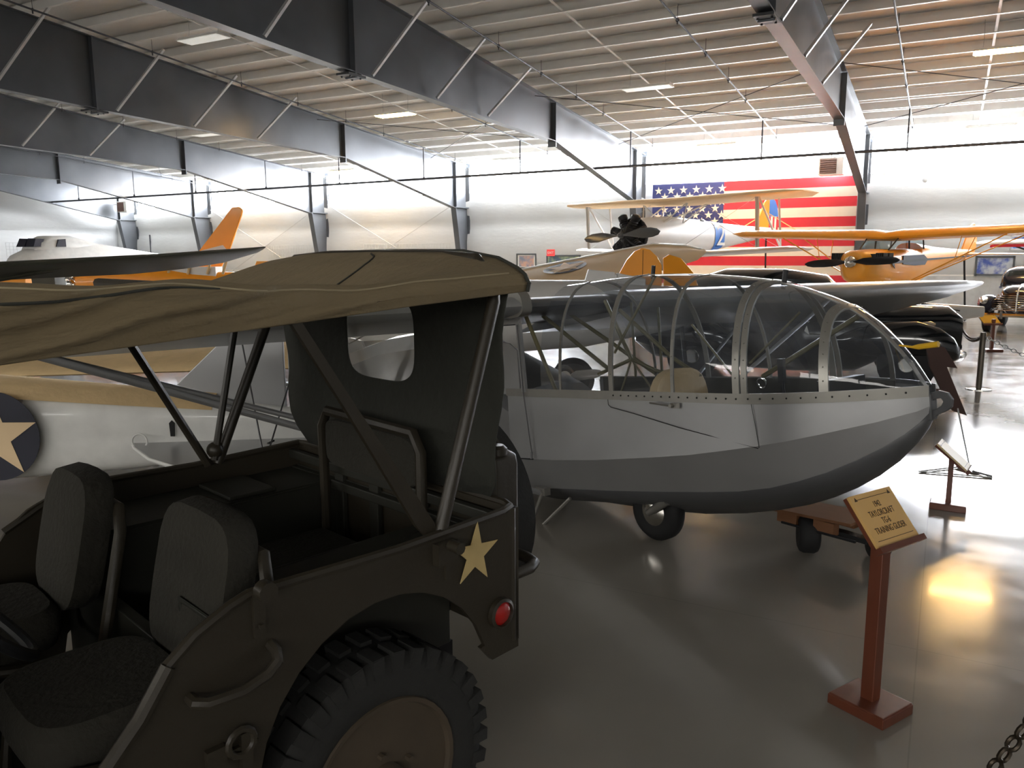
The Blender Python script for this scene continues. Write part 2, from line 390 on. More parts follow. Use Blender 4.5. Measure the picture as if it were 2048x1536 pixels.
# ------------------------------------------------------------------ high-bay lamps
def lamp_unit(x, y, lit, lab, group=None):
    z = roofz(y)-.62
    t = thing('high_bay_lamp', lab, 'ceiling light', (x, y, z), group=group); off = (x, y, z)
    b = B(off); b.box((x, y, z+.045), (1.22, .3, .05)); b.prism([(-.22, 0), (.22, 0), (.15, .05), (-.15, .05)], ((x-.62, y, z), (0, 1, 0), (0, 0, 1), (1, 0, 0)), 1.24)
    b.build('housing', m_white, t, smooth=False)
    b = B(off)
    if lit:
        for k in range(4): b.tube([(x-.58, y-.15+.1*k, z-.012), (x+.58, y-.15+.1*k, z-.012)], .018, 6)
        b.box((x, y, z-.004), (1.2, .4, .004))
    else: b.box((x, y, z-.006), (1.18, .38, .012))
    b.build('diffuser', m_lit if lit else m_unlit_glow, t, smooth=False)
    for s_ in (-.45, .45):
        b = B(off); b.tube([(x+s_, y, z+.06), (x+s_*.98, y+.02, z+.25), (x+s_, y, roofz(y)+.015)], .005, 4); b.build('hanging_wire', m_rod, t)
lampx = [-36.9, -29.6, -22.1, -14.4, -6.8, 0.75, 8.4]
lampy = [26.5, 19.6, 12.8, 6.0, -0.8]
litset = {(-14.4, 19.6): 'lit warm ceiling lamp hanging left of the long near rafter', (0.75, 19.6): 'lit warm ceiling lamp at the right edge of the view',
          (-29.6, 26.5): 'lit warm ceiling lamp above the cross-braced wall bay', (-6.8, 26.5): 'lit warm ceiling lamp high above the flag', (-22.1, 26.5): 'lit warm ceiling lamp near the eave left of the pictures'}
named = {(-6.8, 19.6): 'unlit white lamp hanging above the biplane', (-14.5, 12.8): 'unlit white lamp at upper left between two rafters', (-22.1, 19.6): 'unlit white lamp seen just under a rafter at left'}
for x in lampx:
    for y in lampy:
        k = (x, y)
        if k in litset: lamp_unit(x, y, True, litset[k])
        elif k == (-14.4, 12.8): lamp_unit(x, y, False, named[(-14.5, 12.8)])
        elif k in named: lamp_unit(x, y, False, named[k])
        elif y >= 6.0 or (x, y) in ((0.75, -0.8), (-6.8, -0.8)): lamp_unit(x, y, False, 'ceiling lamp hanging below the purlins in a regular row', 'ceiling lamps in rows')
# ------------------------------------------------------------------ army jeep in the foreground
K = 0.85
m_od = mat('olive_drab_paint', (50, 45, 36), 0.42, 0.0, nscale=4, namt=0.10, bump=0.05, bscale=80)
m_odd = mat('olive_drab_inner', (44, 44, 38), 0.5, 0.0, nscale=5, namt=0.12)
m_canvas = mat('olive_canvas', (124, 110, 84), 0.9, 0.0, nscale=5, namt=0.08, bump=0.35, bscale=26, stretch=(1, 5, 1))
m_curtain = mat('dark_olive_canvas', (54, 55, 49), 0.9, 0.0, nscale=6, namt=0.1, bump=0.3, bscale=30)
m_crest_light = mat('canvas_highlight_tan', (158, 146, 118), 0.9)  # paler tan that paints the highlight on the canvas crest
m_seat = mat('seat_canvas', (42, 40, 33), 0.9, 0.0, nscale=7, namt=0.1, bump=0.3, bscale=60)
m_decal = mat('faded_star_paint', (196, 172, 118), 0.6, nscale=20)
m_tyre = mat('tyre_rubber', (38, 38, 37), 0.8, nscale=20, bump=0.1, bscale=90)
m_wheel = mat('wheel_paint', (78, 68, 56), 0.5, nscale=8, namt=0.12)
m_red = mat('red_lens', (170, 22, 18), 0.2, coat=0.5)
m_plastic = glass('clear_window_plastic', (228, 228, 222), 0.05, 0.93)
JX = Vector((-1.053, 1.968, 0.0)); JTH = RAD(-106.15)
def J(u, v, z): return Vector((K*u, -K*v, EYE-K*(EYE-z)))
jeep = thing('army_jeep', 'olive drab open jeep with a canvas top filling the left foreground', 'jeep', JX, JTH)
side = [(0, .9), (-.01, .392), (.118, .388), (.17, .449)]
for k in range(0, 13):
    a = RAD(-8)+RAD(196-8)*k/12
    side.append((.555-.43*cos(RAD(20)+RAD(150)*k/12)*1.0, .30+.45*sin(RAD(20)+RAD(150)*k/12)))
side += [(1.03, .33), (1.06, .18), (2.62, .18), (2.62, .97), (2.2, .97), (2.1, .9), (1.98, .7), (1.9, .5), (1.8, .42), (1.56, .42), (1.44, .49),
         (1.343, .595), (1.264, .679), (1.186, .787), (1.12, .84), (1.029, .88), (.974, .897), (.5, .885)]
b = B()
def jprism(b, poly, v0, t):
    a = [J(u, v0, z) for u, z in poly]; c_ = [J(u, v0+t, z) for u, z in poly]; k = len(poly)
    b.add(a+c_, [tuple(range(k))[::-1], tuple(range(k, 2*k))]+[(i, (i+1) % k, (i+1) % k+k, i+k) for i in range(k)])
jprism(b, side, 0.0, .018); jprism(b, side, 1.39, .018)
# rear panel with rounded corners, rolled rim along the top
def jbox(b, u0, u1, v0, v1, z0, z1):
    p = [J(u, v, z) for u in (u0, u1) for v in (v0, v1) for z in (z0, z1)]
    b.add(p, [(0, 1, 3, 2), (4, 6, 7, 5), (0, 4, 5, 1), (2, 3, 7, 6), (0, 2, 6, 4), (1, 5, 7, 3)])
jbox(b, -.012, .006, .0, 1.408, .42, .9)
b.tube([J(.012, .012, .42), J(.012, .012, .9)], .014, 8)
body = b.build('body_tub', m_od, jeep, ang=35)
b = B(); rim = [J(*p) for p in ((1.2, .006, .775), (1.12, .006, .838), (1.029, .006, .88), (.974, .006, .897), (.5, .006, .886), (.06, .006, .898), (.01, .02, .902), (-.006, .06, .903), (-.006, 1.34, .903), (.01, 1.39, .902), (.5, 1.4, .886), (.974, 1.4, .897), (1.2, 1.4, .775))]
b.tube(rim, .0125, 8); b.build('body_rim', m_od, jeep)
b = B(); b.tube([J(*p) for p in ((1.19, .0, .785), (1.264, .0, .679), (1.343, .0, .595), (1.44, .0, .49), (1.56, .0, .42), (1.8, .0, .42), (1.9, .0, .5), (1.98, .0, .7), (2.1, .0, .9))], .016, 8); b.build('door_edge', m_od, jeep)
b = B()   # floor, wheel boxes, rails
jbox(b, 0, 1.0, .34, 1.08, .42, .44); jbox(b, 1.0, 2.6, .02, 1.4, .22, .25); jbox(b, .02, 1.02, .02, .34, .785, .80); jbox(b, .02, 1.02, .33, .34, .3, .80); jbox(b, .02, 1.02, 1.06, 1.39, .785, .80); jbox(b, .02, 1.02, 1.06, 1.07, .3, .80)
jbox(b, .02, .05, .02, 1.39, .76, .80); jbox(b, .03, .06, .02, 1.39, .84, .88); jbox(b, .05, .5, .34, 1.06, .48, .54); jbox(b, .98, 1.02, .02, 1.39, .25, .6)
for v in (.45, .75, 1.0): jbox(b, .01, .035, v, v+.06, .3, .84)
jbox(b, .3, .5, 1.08, 1.36, .80, .815)
b.build('inner_floor', m_odd, jeep, smooth=False, bevel=.004)
# hood, cowl, fenders and grille (mostly outside the picture)
b = B(); b.loft([[J(2.6, .12, .6), J(2.6, .12, .93), J(2.6, .3, .99), J(2.6, 1.1, .99), J(2.6, 1.28, .93), J(2.6, 1.28, .6)],
                 [J(3.75, .33, .6), J(3.75, .33, .86), J(3.75, .45, .92), J(3.75, .95, .92), J(3.75, 1.07, .86), J(3.75, 1.07, .6)]]); b.build('hood', m_od, jeep)
b = B(); jbox(b, 3.76, 3.8, .3, 1.1, .3, .9)
for k in range(9): jbox(b, 3.8, 3.82, .36+.08*k, .39+.08*k, .36, .84)
b.build('grille', m_od, jeep, smooth=False)
for v0, v1 in ((0, .33), (1.07, 1.4)):
    b = B(); jbox(b, 2.62, 3.85, v0, v1, .62, .65); jbox(b, 2.6, 2.64, v0, v1, .2, .65); jbox(b, 3.83, 3.86, v0, v1, .5, .65); b.build('front_fender', m_od, jeep, smooth=False, bevel=.01)
    b = B(); b.lathe([(.001, .0), (.07, .0), (.085, .01), (.08, .06), (.03, .09)], 16, J(3.86, (v0+v1)/2, .78), (-1, 0, 0)); b.build('head_lamp', m_chrome, jeep)
b = B()   # windscreen frame
for v in (.06, 1.34): b.tube([J(2.35, v, .97), J(2.2, v, 1.62)], .02, 8)
for z, u in ((.99, 2.345), (1.6, 2.205)): b.tube([J(u, .06, z), J(u, 1.34, z)], .02, 8)
b.tube([J(2.35, .7, .97), J(2.2, .7, 1.62)], .014, 8)
ws = b.build('windscreen_frame', m_od, jeep)
b = B(); b.add([J(2.345, .08, 1.0), J(2.345, 1.32, 1.0), J(2.205, 1.32, 1.6), J(2.205, .08, 1.6)], [(0, 1, 2, 3)]); b.build('windscreen_glass', m_plastic, jeep)
# star and rear reflector
b = B(); pts = star(.092, .1); b.prism([(p[0]*.95, p[1]) for p in pts], (J(.197, -.006, .79), (-1, 0, 0), (0, 0, 1), (0, 1, 0)), .003)
b.build('star_marking', m_decal, jeep, smooth=False)['label'] = 'pale yellow star painted on the rear side panel'
b = B(); b.lathe([(.045, 0), (.045, .016), (.036, .02), (.034, .012)], 24, J(.085, -.002, .55), (0, 1, 0)); rf = b.build('reflector_ring', m_od, jeep)
b = B(); b.lathe([(.034, .012), (.025, .019), (.001, .022)], 24, J(.085, -.002, .55), (0, 1, 0)); b.build('reflector_lens', m_red, rf)['label'] = 'round red reflector'
# grab handle, strap bracket, pivot bracket, tool clamps
b = B(); b.tube([J(1.145, -.0, .685), J(1.145, -.03, .683), J(1.12, -.045, .677), J(1.03, -.045, .672), J(.96, -.045, .69), J(.93, -.045, .715), J(.925, -.03, .735), J(.925, 0, .745)], .013, 8); b.build('grab_handle', m_od, jeep)
b = B(); jbox(b, .94, .972, -.012, 0, .78, .9); b.lathe([(.022, 0), (.022, .03)], 12, J(.955, -.03, .915), (0, 1, 0)); b.lathe([(.006, 0), (.006, .01)], 8, J(.956, -.012, .81), (0, 1, 0)); b.build('side_bracket', m_od, jeep)
b = B(); jbox(b, .29, .37, -.03, .0, .80, .87); b.lathe([(.016, 0), (.016, .04)], 10, J(.33, -.04, .865), (0, 1, 0)); jbox(b, .30, .325, -.01, .0, .74, .80); b.build('bow_pivot', m_od, jeep)
b = B(); b.torus(J(1.03, -.02, .52), .03, .008, (0, 1, 0), 14, 6); jbox(b, .98, 1.1, -.014, 0, .49, .505); jbox(b, 1.0, 1.03, -.02, 0, .44, .54); jbox(b, 1.07, 1.12, -.02, 0, .47, .53); b.build('tool_clamp', m_od, jeep)
b = B(); b.tube([J(0, .03, .645), J(-.10, .03, .645), J(-.145, .05, .647), J(-.16, .1, .65), J(-.16, .26, .655), J(-.145, .31, .657), J(-.10, .33, .657), J(0, .33, .657)], .018, 10); b.build('bumperette', m_od, jeep)
# jerrycan on the tail
b = B(); R = []
for z, s_ in ((.66, .9), (.68, 1), (1.0, 1), (1.03, .96)):
    R.append([J(-.10+.075*s_*cu, .30+.16*s_*cv, z) for cu, cv in ((-1, -.85), (-.7, -1), (.7, -1), (1, -.85), (1, .85), (.7, 1), (-.7, 1), (-1, .85))])
R.append([J(-.10+.05*cu, .34+.12*cv, 1.055) for cu, cv in ((-1, -.85), (-.7, -1), (.7, -1), (1, -.85), (1, .85), (.7, 1), (-.7, 1), (-1, .85))])
b.loft(R); jc = b.build('jerrycan', m_od, jeep, bevel=.004)
b = B()
for du in (-.04, 0, .04): b.tube([J(-.10+du, .2, 1.03), J(-.10+du, .24, 1.075), J(-.10+du, .40, 1.075), J(-.10+du, .44, 1.05)], .008, 6)
b.lathe([(.03, 0), (.03, .02), (.02, .03)], 12, J(-.1, .19, 1.035), (0, 0, 1)); b.build('jerrycan_handle', m_od, jc)
# wheels
def wheel(b_u, b_v, b_z, r, w_, ax, name='wheel', lug=True):
    c_ = J(b_u, b_v, b_z); ax = Vector(ax)
    b = B(c_); k = r/.37
    b.lathe([(.235*k, .0), (.231*k, -.014), (.219*k, -.012), (.207*k, .012), (.200*k, .05), (.175*k, .056), (.15*k, .035), (.13*k, .008), (.10*k, .0), (.07*k, .008), (.001, .008)], 36, c_-ax*(w_*.42), ax)
    o = b.build(name, m_wheel, jeep); o.location = c_
    b = B(c_); b.lathe([(.05*k, -.045), (.055*k, -.03), (.055*k, .0), (.001, .0)][::-1], 18, c_-ax*(w_*.42), ax)
    for q in range(5):
        a = 2*pi*q/5; u_ = ax.orthogonal().normalized(); v_ = ax.cross(u_)
        b.lathe([(.009, -.02), (.009, .01)], 6, c_-ax*(w_*.42)+(u_*cos(a)+v_*sin(a))*.085*k, ax)
    b.build('hub', m_wheel, o, ang=30)
    b = B(c_)
    pr_ = [(.215, -.38), (.235, -.47), (.27, -.5), (.315, -.5), (.34, -.46), (.352, -.40), (.352, .40), (.34, .46), (.315, .5), (.27, .5), (.235, .47), (.215, .38)]
    b.lathe([(a*k, h*w_) for a, h in pr_], 56, c_, ax)
    if lug:
        u_ = ax.orthogonal().normalized(); v_ = ax.cross(u_)
        for q in range(34):
            for sg in (-1, 1):
                a = 2*pi*(q+(.5 if sg > 0 else 0))/34; d = u_*cos(a)+v_*sin(a); t_ = ax.cross(d)
                M_ = Matrix((d, t_, ax)).transposed()
                b.box(c_+d*.350*k+ax*sg*w_*.30, (.026, .036, w_*.42), M_)
                b.box(c_+d*.335*k+ax*sg*w_*.475, (.05, .034, .014), M_)
    b.build('tyre', m_tyre, o, ang=30)
    return o
AX = (0, -1, 0)
wheel(.545, .13, .125, .37, .17, AX); wheel(.545, 1.27, .125, .37, .17, (0, 1, 0)); wheel(3.05, .13, .125, .37, .17, AX); wheel(3.05, 1.27, .125, .37, .17, (0, 1, 0))
wheel(-.26, .62, .72, .37, .13, (1, 0, 0), 'spare_wheel', False)
for o in list(jeep.children):
    if o.name.startswith(('wheel', 'spare_wheel')):
        for c_ in o.children: c_.location = (0, 0, 0)
# underbody
b = B(); b.tube([J(.545, .2, .125), J(.545, 1.2, .125)], .04, 8); b.tube([J(3.05, .2, .125), J(3.05, 1.2, .125)], .04, 8); b.sphere(J(.545, .7, .125), .12)
for v in (.4, 1.0): jbox(b, -.05, 3.8, v, v+.06, .18, .26)
for v in (.3, 1.1): b.tube([J(.1, v, .2), J(.3, v, .12), J(.55, v, .07), J(.8, v, .12), J(1.0, v, .2)], .02, 6)
b.build('chassis', m_dark, jeep)
# seats
def seat(v0, v1, u_):
    b = B(); n = 10
    def ring(du, gr):
        R = []
        for k in range(24):
            a = 2*pi*k/24; c_, s_ = cos(a), sin(a); e = .5
            vv = (v0+v1)/2+(v1-v0)/2*gr*math.copysign(abs(c_)**e, c_); zz = .82+.225*gr*math.copysign(abs(s_)**e, s_)
            R.append(J(u_+du-(zz-.6)*.22, vv, zz))
        return R
    b.loft([ring(.075, .82), ring(.06, .97), ring(.0, 1.0), ring(-.03, .95)])
    sb = b.build('seat_back', m_seat, jeep)
    b = B(); fr = [J(u_-.05-(z-.6)*.22, v, z) for v, z in ((v0-.02, .42), (v0-.02, .86), (v0+.02, .93), (v1-.02, .93), (v1+.02, .86), (v1+.02, .42))]
    b.tube(fr, .017, 8); b.tube([J(u_+.0, v0-.02, .45), J(u_+.42, v0-.02, .55), J(u_+.45, v0-.02, .3)], .015, 8); b.tube([J(u_+.0, v1+.02, .45), J(u_+.42, v1+.02, .55), J(u_+.45, v1+.02, .3)], .015, 8)
    b.build('seat_frame', m_od, jeep)
    b = B(); R = []
    for z, g in ((.52, .95), (.56, 1.02), (.62, 1.0), (.645, .9)):
        R.append([J(u_+.27+.21*g*math.copysign(abs(cos(2*pi*k/24))**.5, cos(2*pi*k/24)), (v0+v1)/2+(v1-v0)/2*g*math.copysign(abs(sin(2*pi*k/24))**.5, sin(2*pi*k/24)), z) for k in range(24)])
    b.loft(R); b.build('seat_cushion', m_seat, jeep)
seat(.12, .58, .98); seat(.86, 1.26, 1.10)
b = B(); R = []   # folded rear bench backrest
for du, g in ((-.02, .97), (-.015, 1), (.02, 1), (.028, .96)):
    R.append([J(.10+du, .68+.30*g*math.copysign(abs(cos(2*pi*k/28))**.35, cos(2*pi*k/28)), 1.0+.10*g*math.copysign(abs(sin(2*pi*k/28))**.35, sin(2*pi*k/28))) for k in range(28)])
b.loft(R); b.build('rear_seat_back', m_seat, jeep)
b = B(); b.tube([J(.12, .36, .6), J(.12, .36, 1.05), J(.12, .40, 1.115), J(.12, .96, 1.125), J(.12, 1.0, 1.06), J(.12, 1.0, .6)], .018, 8); b.build('rear_seat_frame', m_od, jeep)
b = B(); jbox(b, .15, .55, .38, .98, .56, .64); b.build('rear_seat_cushion', m_seat, jeep, bevel=.02)
# steering wheel and column
cst = J(1.53, .43, .93); axs = Vector((-.75, 0, .66)).normalized()
b = B(); b.torus(cst, .2, .013, axs, 36, 8)
for q in range(3):
    a = 2*pi*q/3+.4; u_ = axs.orthogonal().normalized(); v_ = axs.cross(u_); b.tube([cst, cst+(u_*cos(a)+v_*sin(a))*.2], .007, 6)
b.lathe([(.03, -.02), (.03, .01), (.001, .015)], 14, cst, axs); b.build('steering_wheel', m_dark, jeep)
b = B(); b.tube([cst, cst-axs*.75], .018, 8); b.build('steering_column', m_dark, jeep)
b = B(); jbox(b, 2.25, 2.3, .04, 1.36, .72, .96); b.build('dashboard', m_odd, jeep)
b = B(); b.tube([J(1.6, .72, .3), J(1.5, .7, .62)], .012, 6); b.sphere(J(1.5, .7, .64), .025); b.build('gear_lever', m_dark, jeep)
# canvas top as one sheet over the bows
ST = [(-.04, 1.762, 1.70, 1.632), (.1, 1.756, 1.694, 1.624), (.25, 1.715, 1.686, 1.616), (.45, 1.645, 1.676, 1.605), (.7, 1.60, 1.668, 1.588), (.87, 1.595, 1.672, 1.577), (1.15, 1.60, 1.684, 1.559), (1.47, 1.62, 1.698, 1.54), (1.85, 1.65, 1.69, 1.52), (2.25, 1.66, 1.67, 1.50)]
def st(u):
    for a, c_ in zip(ST[:-1], ST[1:]):
        if u <= c_[0]: t = max(0, (u-a[0])/(c_[0]-a[0])); return [a[i]+(c_[i]-a[i])*t for i in range(4)]
    return ST[-1]
def canvas(u, t):
    """t 0..1 across from near hem to far hem"""
    _, zm, zs, zb = st(u)
    zf = zs-.06*min(1, max(0, (u-.15)/.3)); zs2 = zf
    prof = [(-.01, zb), (-.018, zb+.03), (-.018, zs-.045), (.0, zs-.015), (.03, zs+.004), (.12, zm+(zs-zm)*.4), (.3, zm), (.7, zm+.004), (1.1, zm), (1.3, (zm+zf)/2+.012), (1.385, zf+.012), (1.43, zf-.015), (1.45, zf-.045), (1.45, zb-.01), (1.45, zb-.04)]
    x = t*(len(prof)-1); i = min(int(x), len(prof)-2); f = x-i
    v = prof[i][0]+(prof[i+1][0]-prof[i][0])*f; z = prof[i][1]+(prof[i+1][1]-prof[i][1])*f
    hw_ = min(1, max(0, (z-zb)/.05)) if (v < .1 or v > 1.35) else 1
    g = min(1, max(0, (u-.25)/.4)); k1 = max(0, 1-abs(v-.05)/.5)
    fold = g*(.006*sin((u*7+v*26))+.004*sin(u*17+v*33+1.2))*(k1*1.0+.25)
    bulge = .0
    side_ = min(1, max(0, (u-.45)*2.5))*(.014*sin(u*13+z*58)+.009*sin(u*24+z*115+1)+.004*sin(u*40+z*190))*hw_*(1 if v < .05 else 0)
    return J(u, v-side_, z+fold*hw_)
b = B(); n = 110; mm = 112
b.sheet([[canvas(-.04+2.3*i/n, j/mm) for j in range(mm+1)] for i in range(n+1)])
cv = b.build('canvas_top', m_canvas, jeep, ang=70, solid=.004)
b = B(); b.tube([canvas(-.045, j/mm) for j in range(mm+1)], .008, 6); b.build('rear_hem', m_curtain, cv)
b = B(); b.tube([canvas(.02+2.2*k/110, 3.35/14)+Vector((0, .001, .002)) for k in range(111)], .0028, 6); b.build('shoulder_highlight', m_crest_light, cv)  # thin pale tube standing in for the light caught along the crest
b = B(); pts = []
for k in range(25):
    t = k/24; u = .12+.78*t; pts.append((u, .62-.42*t**.6 if t < 1 else .2))
def onc(u, v):
    lo, hi = .2, .85
    for _ in range(24):
        md = (lo+hi)/2; q = canvas(u, md)
        if -q.y/K < v: lo = md
        else: hi = md
    return canvas(u, lo)+Vector((0, 0, .002))
b.tube([onc(u, v) for u, v in pts], .0035, 6); b.build('seam', m_curtain, cv)
b = B(); b.tube([canvas(1.0+.85*k/30, (3.3-1.9*k/30)/14)+Vector((0, .003, 0)) for k in range(31)], .0032, 6); b.build('seam', m_curtain, cv)
# bows
b = B(); b.tube([J(.33, .02, .865), J(.07, .03, 1.60), J(.05, .05, 1.66), J(.04, .14, 1.735), J(.04, .4, 1.75), J(.04, 1.0, 1.75), J(.04, 1.28, 1.735), J(.05, 1.37, 1.66), J(.12, 1.385, 1.5), J(.40, 1.385, .88)], .019, 10); b.build('top_bow', m_od, jeep)
b = B(); p0, p1 = J(.34, .03, .87), J(.82, .0, 1.60); d = (p1-p0)
b.loft([[p+Vector((dx*.026*f, dy*.007, 0)) for dx, dy in ((-1, -1), (1, -1), (1, 1), (-1, 1))] for p, f in ((p0, .6), (p0+d*.08, 1.1), (p0+d*.2, 1.0), (p0+d*.6, .62), (p1, .5))])
b.tube([J(.82, .0, 1.60), J(.83, .06, 1.655), J(.83, 1.34, 1.655), J(.80, 1.385, 1.58), J(.44, 1.385, .88)], .015, 8); b.build('front_bow', m_od, jeep)
for uu in ((.24, 1.43, .395, .95),): 
    b = B(); b.tube([J(uu[0]+.02, 1.37, 1.60), J(.42, 1.37, .9)], .013, 8); b.sphere(J(.41, 1.38, .94), .03); b.build('bow_strut', m_od, jeep)
# rear curtain with a rounded window
outer = [(.02, 1.70), (.045, 1.4), (.07, 1.15), (.097, .905), (.5, .905), (.9, .9), (1.30, .896), (1.40, 1.0), (1.453, 1.186), (1.44, 1.437), (1.42, 1.68), (1.2, 1.74), (.7, 1.745), (.2, 1.74)]
cx_, cz_ = .752, 1.43
def hit(a):
    dx, dz = cos(a), sin(a); best = 9
    for i in range(len(outer)):
        (x0, z0), (x1, z1) = outer[i], outer[(i+1) % len(outer)]
        ex, ez = x1-x0, z1-z0; den = dx*ez-dz*ex
        if abs(den) < 1e-9: continue
        t = ((x0-cx_)*ez-(z0-cz_)*ex)/den; s_ = ((x0-cx_)*dz-(z0-cz_)*dx)/den
        if t > 0 and -1e-6 <= s_ <= 1+1e-6: best = min(best, t)
    return best
b = B(); rings = []; N = 72
for f in (0, .02, .3, .6, 1.0):
    r = []
    for k in range(N):
        a = 2*pi*k/N; c_, s_ = cos(a), sin(a)
        q = 1/((abs(c_)/.222)**4+(abs(s_)/.165)**4)**.25; h = hit(a)
        d = q+(h-q)*f; bulge = .012*sin((cz_+d*s_)*16+d*c_*5)*f
        r.append(J(.0+bulge+(.012 if f > .5 else 0), cx_+d*c_, cz_+d*s_))
    rings.append(r)
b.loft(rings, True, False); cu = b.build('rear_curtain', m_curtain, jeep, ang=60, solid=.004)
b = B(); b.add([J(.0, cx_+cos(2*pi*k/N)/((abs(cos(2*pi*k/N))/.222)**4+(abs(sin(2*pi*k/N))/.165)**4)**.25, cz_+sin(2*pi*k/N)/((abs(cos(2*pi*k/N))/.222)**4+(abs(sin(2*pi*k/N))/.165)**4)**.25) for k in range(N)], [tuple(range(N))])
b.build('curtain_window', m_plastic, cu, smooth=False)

# ------------------------------------------------------------------ silver training glider
GO = Vector((-.853, 3.975, 1.044)); ga, gt = -0.4215, 0.11463
GN = Vector((cos(ga)*cos(gt), sin(ga)*cos(gt), sin(gt))); GL = Vector((-sin(ga), cos(ga), 0)); GM = GN.cross(GL)
GB = Vector((-1.434, 4.721, 0.0)); dq = GB-GO; GOFF = Vector((dq.dot(GN), dq.dot(GL), dq.dot(GM)))
GR = Matrix((GN, GL, GM)).transposed()
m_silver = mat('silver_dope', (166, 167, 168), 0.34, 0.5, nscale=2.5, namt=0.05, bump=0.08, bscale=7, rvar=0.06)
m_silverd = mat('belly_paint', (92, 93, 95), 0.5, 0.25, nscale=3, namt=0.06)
m_alu = mat('aluminium_strip', (150, 148, 142), 0.35, 0.6, nscale=12, namt=0.06)
m_plex = glass('canopy_plexiglass', (232, 236, 240), 0.03, 0.92)
m_tube = mat('olive_primed_tube', (112, 106, 78), 0.5, 0.1)
m_cush = mat('tan_cushion', (214, 186, 140), 0.8, nscale=8, namt=0.08, bump=0.3, bscale=20)
m_yel = mat('yellow_paint', (226, 178, 40), 0.45)
m_wood = mat('plywood', (116, 78, 50), 0.5, nscale=4, namt=0.1, stretch=(1, 8, 8))
m_cable = mat('steel_cable', (90, 90, 92), 0.4, 0.6)
gl = thing('training_glider', 'silver training glider with a clear framed canopy, nose towards the right', 'glider', GB, rot=GR)
def GBd(): return B(GOFF)
HS = [(-1.57, .443, .700), (-1.376, .443, .700), (-1.15, .443, .702), (-.92, .443, .698), (-.68, .443, .678), (-.45, .443, .652), (-.24, .443, .62), (-.03, .443, .582), (.12, .415, .53), (.25, .375, .475), (.369, .321, .415), (.47, .255, .335), (.56, .19, .235), (.63, .125, .14), (.68, .075, .05), (.715, .03, -.03)]
def sill(s): return 0.0+.012*max(0, s)
def hoop(s, hw, h, n=24, lean=-.06):
    r = []
    for k in range(n+1):
        a = pi*k/n; c_, s_ = cos(a), sin(a)
        y = .443-hw*math.copysign(abs(c_)**(2/2.5), c_); z = h*abs(s_)**(2/2.1)
        r.append((s+lean*(s_**2)*min(1, hw/.4), y, sill(s)+z))
    return r
def hstat(s):
    for a, c_ in zip(HS[:-1], HS[1:]):
        if s <= c_[0]+1e-9: t = (s-a[0])/(c_[0]-a[0]); return s, a[1]+(c_[1]-a[1])*t, a[2]+(c_[2]-a[2])*t
    return HS[-1]
b = GBd(); b.loft([hoop(*h) for h in HS], False, False); b.build('canopy_glass', m_plex, gl, ang=60)
def strip_hoop(s, wd, name='canopy_hoop'):
    b = GBd(); _, hw, h = hstat(s)
    R = [hoop(s+o, hstat(s+o)[1]+e, hstat(s+o)[2]+e) for o, e in ((-wd/2, .004), (wd/2, .004))]
    Ri = [hoop(s+o, hstat(s+o)[1]-.006, hstat(s+o)[2]-.006) for o in (wd/2, -wd/2)]
    n = len(R[0])
    b.loft([[R[0][k], R[1][k], Ri[0][k], Ri[1][k]] for k in range(n)], True, True)
    rr = hoop(s, hw+.004, h+.004, 20)
    for p in rr[1:-1]: b.sphere(p, .0042, 6, 4)
    return b.build(name, m_alu, gl, ang=30)
for s, wd in ((-1.376, .018), (-.92, .034), (-.45, .02), (-.036, .038), (.008, .03), (.369, .036)): strip_hoop(s, wd)
b = GBd(); sp = [hoop(*hstat(-1.5+.05*k), n=24)[12] for k in range(45)]
b.loft([[(p[0], .443-.016, p[2]+.003), (p[0], .443+.016, p[2]+.003), (p[0], .443+.016, p[2]-.006), (p[0], .443-.016, p[2]-.006)] for p in [Vector(q) for q in sp]], True, True); b.build('canopy_spine', m_alu, gl, ang=30)
for sd in (0, 1):
    b = GBd(); R = []
    for k in range(48):
        s = -1.95+2.665*k/47; _, hw, _h = hstat(max(s, -1.57)); y = .443-hw*(1 if sd == 0 else -1); o = -.006 if sd == 0 else .006
        R.append([(s, y+o, sill(s)+.022), (s, y+o*.2, sill(s)+.022), (s, y+o*.2, sill(s)-.03), (s, y+o, sill(s)-.03)])
    b.loft(R)
    if sd == 0:
        b.mi = 1
        for k in range(26):
            s = -.9+.062*k; _, hw, _h = hstat(s); b.sphere((s, .443-hw-.008, sill(s)-.004), .005, 6, 4)
    b.build('sill_strip', [m_alu, m_dark], gl, ang=30)
HU = [(-1.95, .443, -.465, -.69, -.84), (-1.5, .443, -.44, -.645, -.80), (-1.1, .443, -.405, -.61, -.79), (-.645, .443, -.352, -.563, -.76), (-.35, .443, -.312, -.53, -.715), (-.125, .44, -.272, -.50, -.665), (.061, .43, -.238, -.462, -.61), (.2, .395, -.21, -.42, -.555), (.33, .34, -.18, -.37, -.49), (.45, .265, -.15, -.31, -.415), (.55, .195, -.125, -.25, -.335), (.63, .125, -.10, -.19, -.25), (.68, .075, -.085, -.14, -.18), (.715, .03, -.065, -.09, -.11)]
def hull_ring(s, hw, c1, c2, kz):
    z0 = sill(s)
    h = [(.985, z0), (.995, z0*.5+c1*.5), (1.005, c1), (.905, (c1+c2)/2), (.80, c2), (.42, (c2+kz)/2-.012), (.0, kz)]
    return [(s, .443-hw*f, z) for f, z in h]+[(s, .443+hw*f, z) for f, z in h[-2::-1]]
b = GBd()
for lo, hi in ((0, 2), (2, 4), (8, 10), (10, 12)): b.loft([[p for i, p in enumerate(hull_ring(*h)) if lo <= i <= hi] for h in HU], False, False)
b.build('fuselage_side', m_silver, gl, ang=60, merge=False)
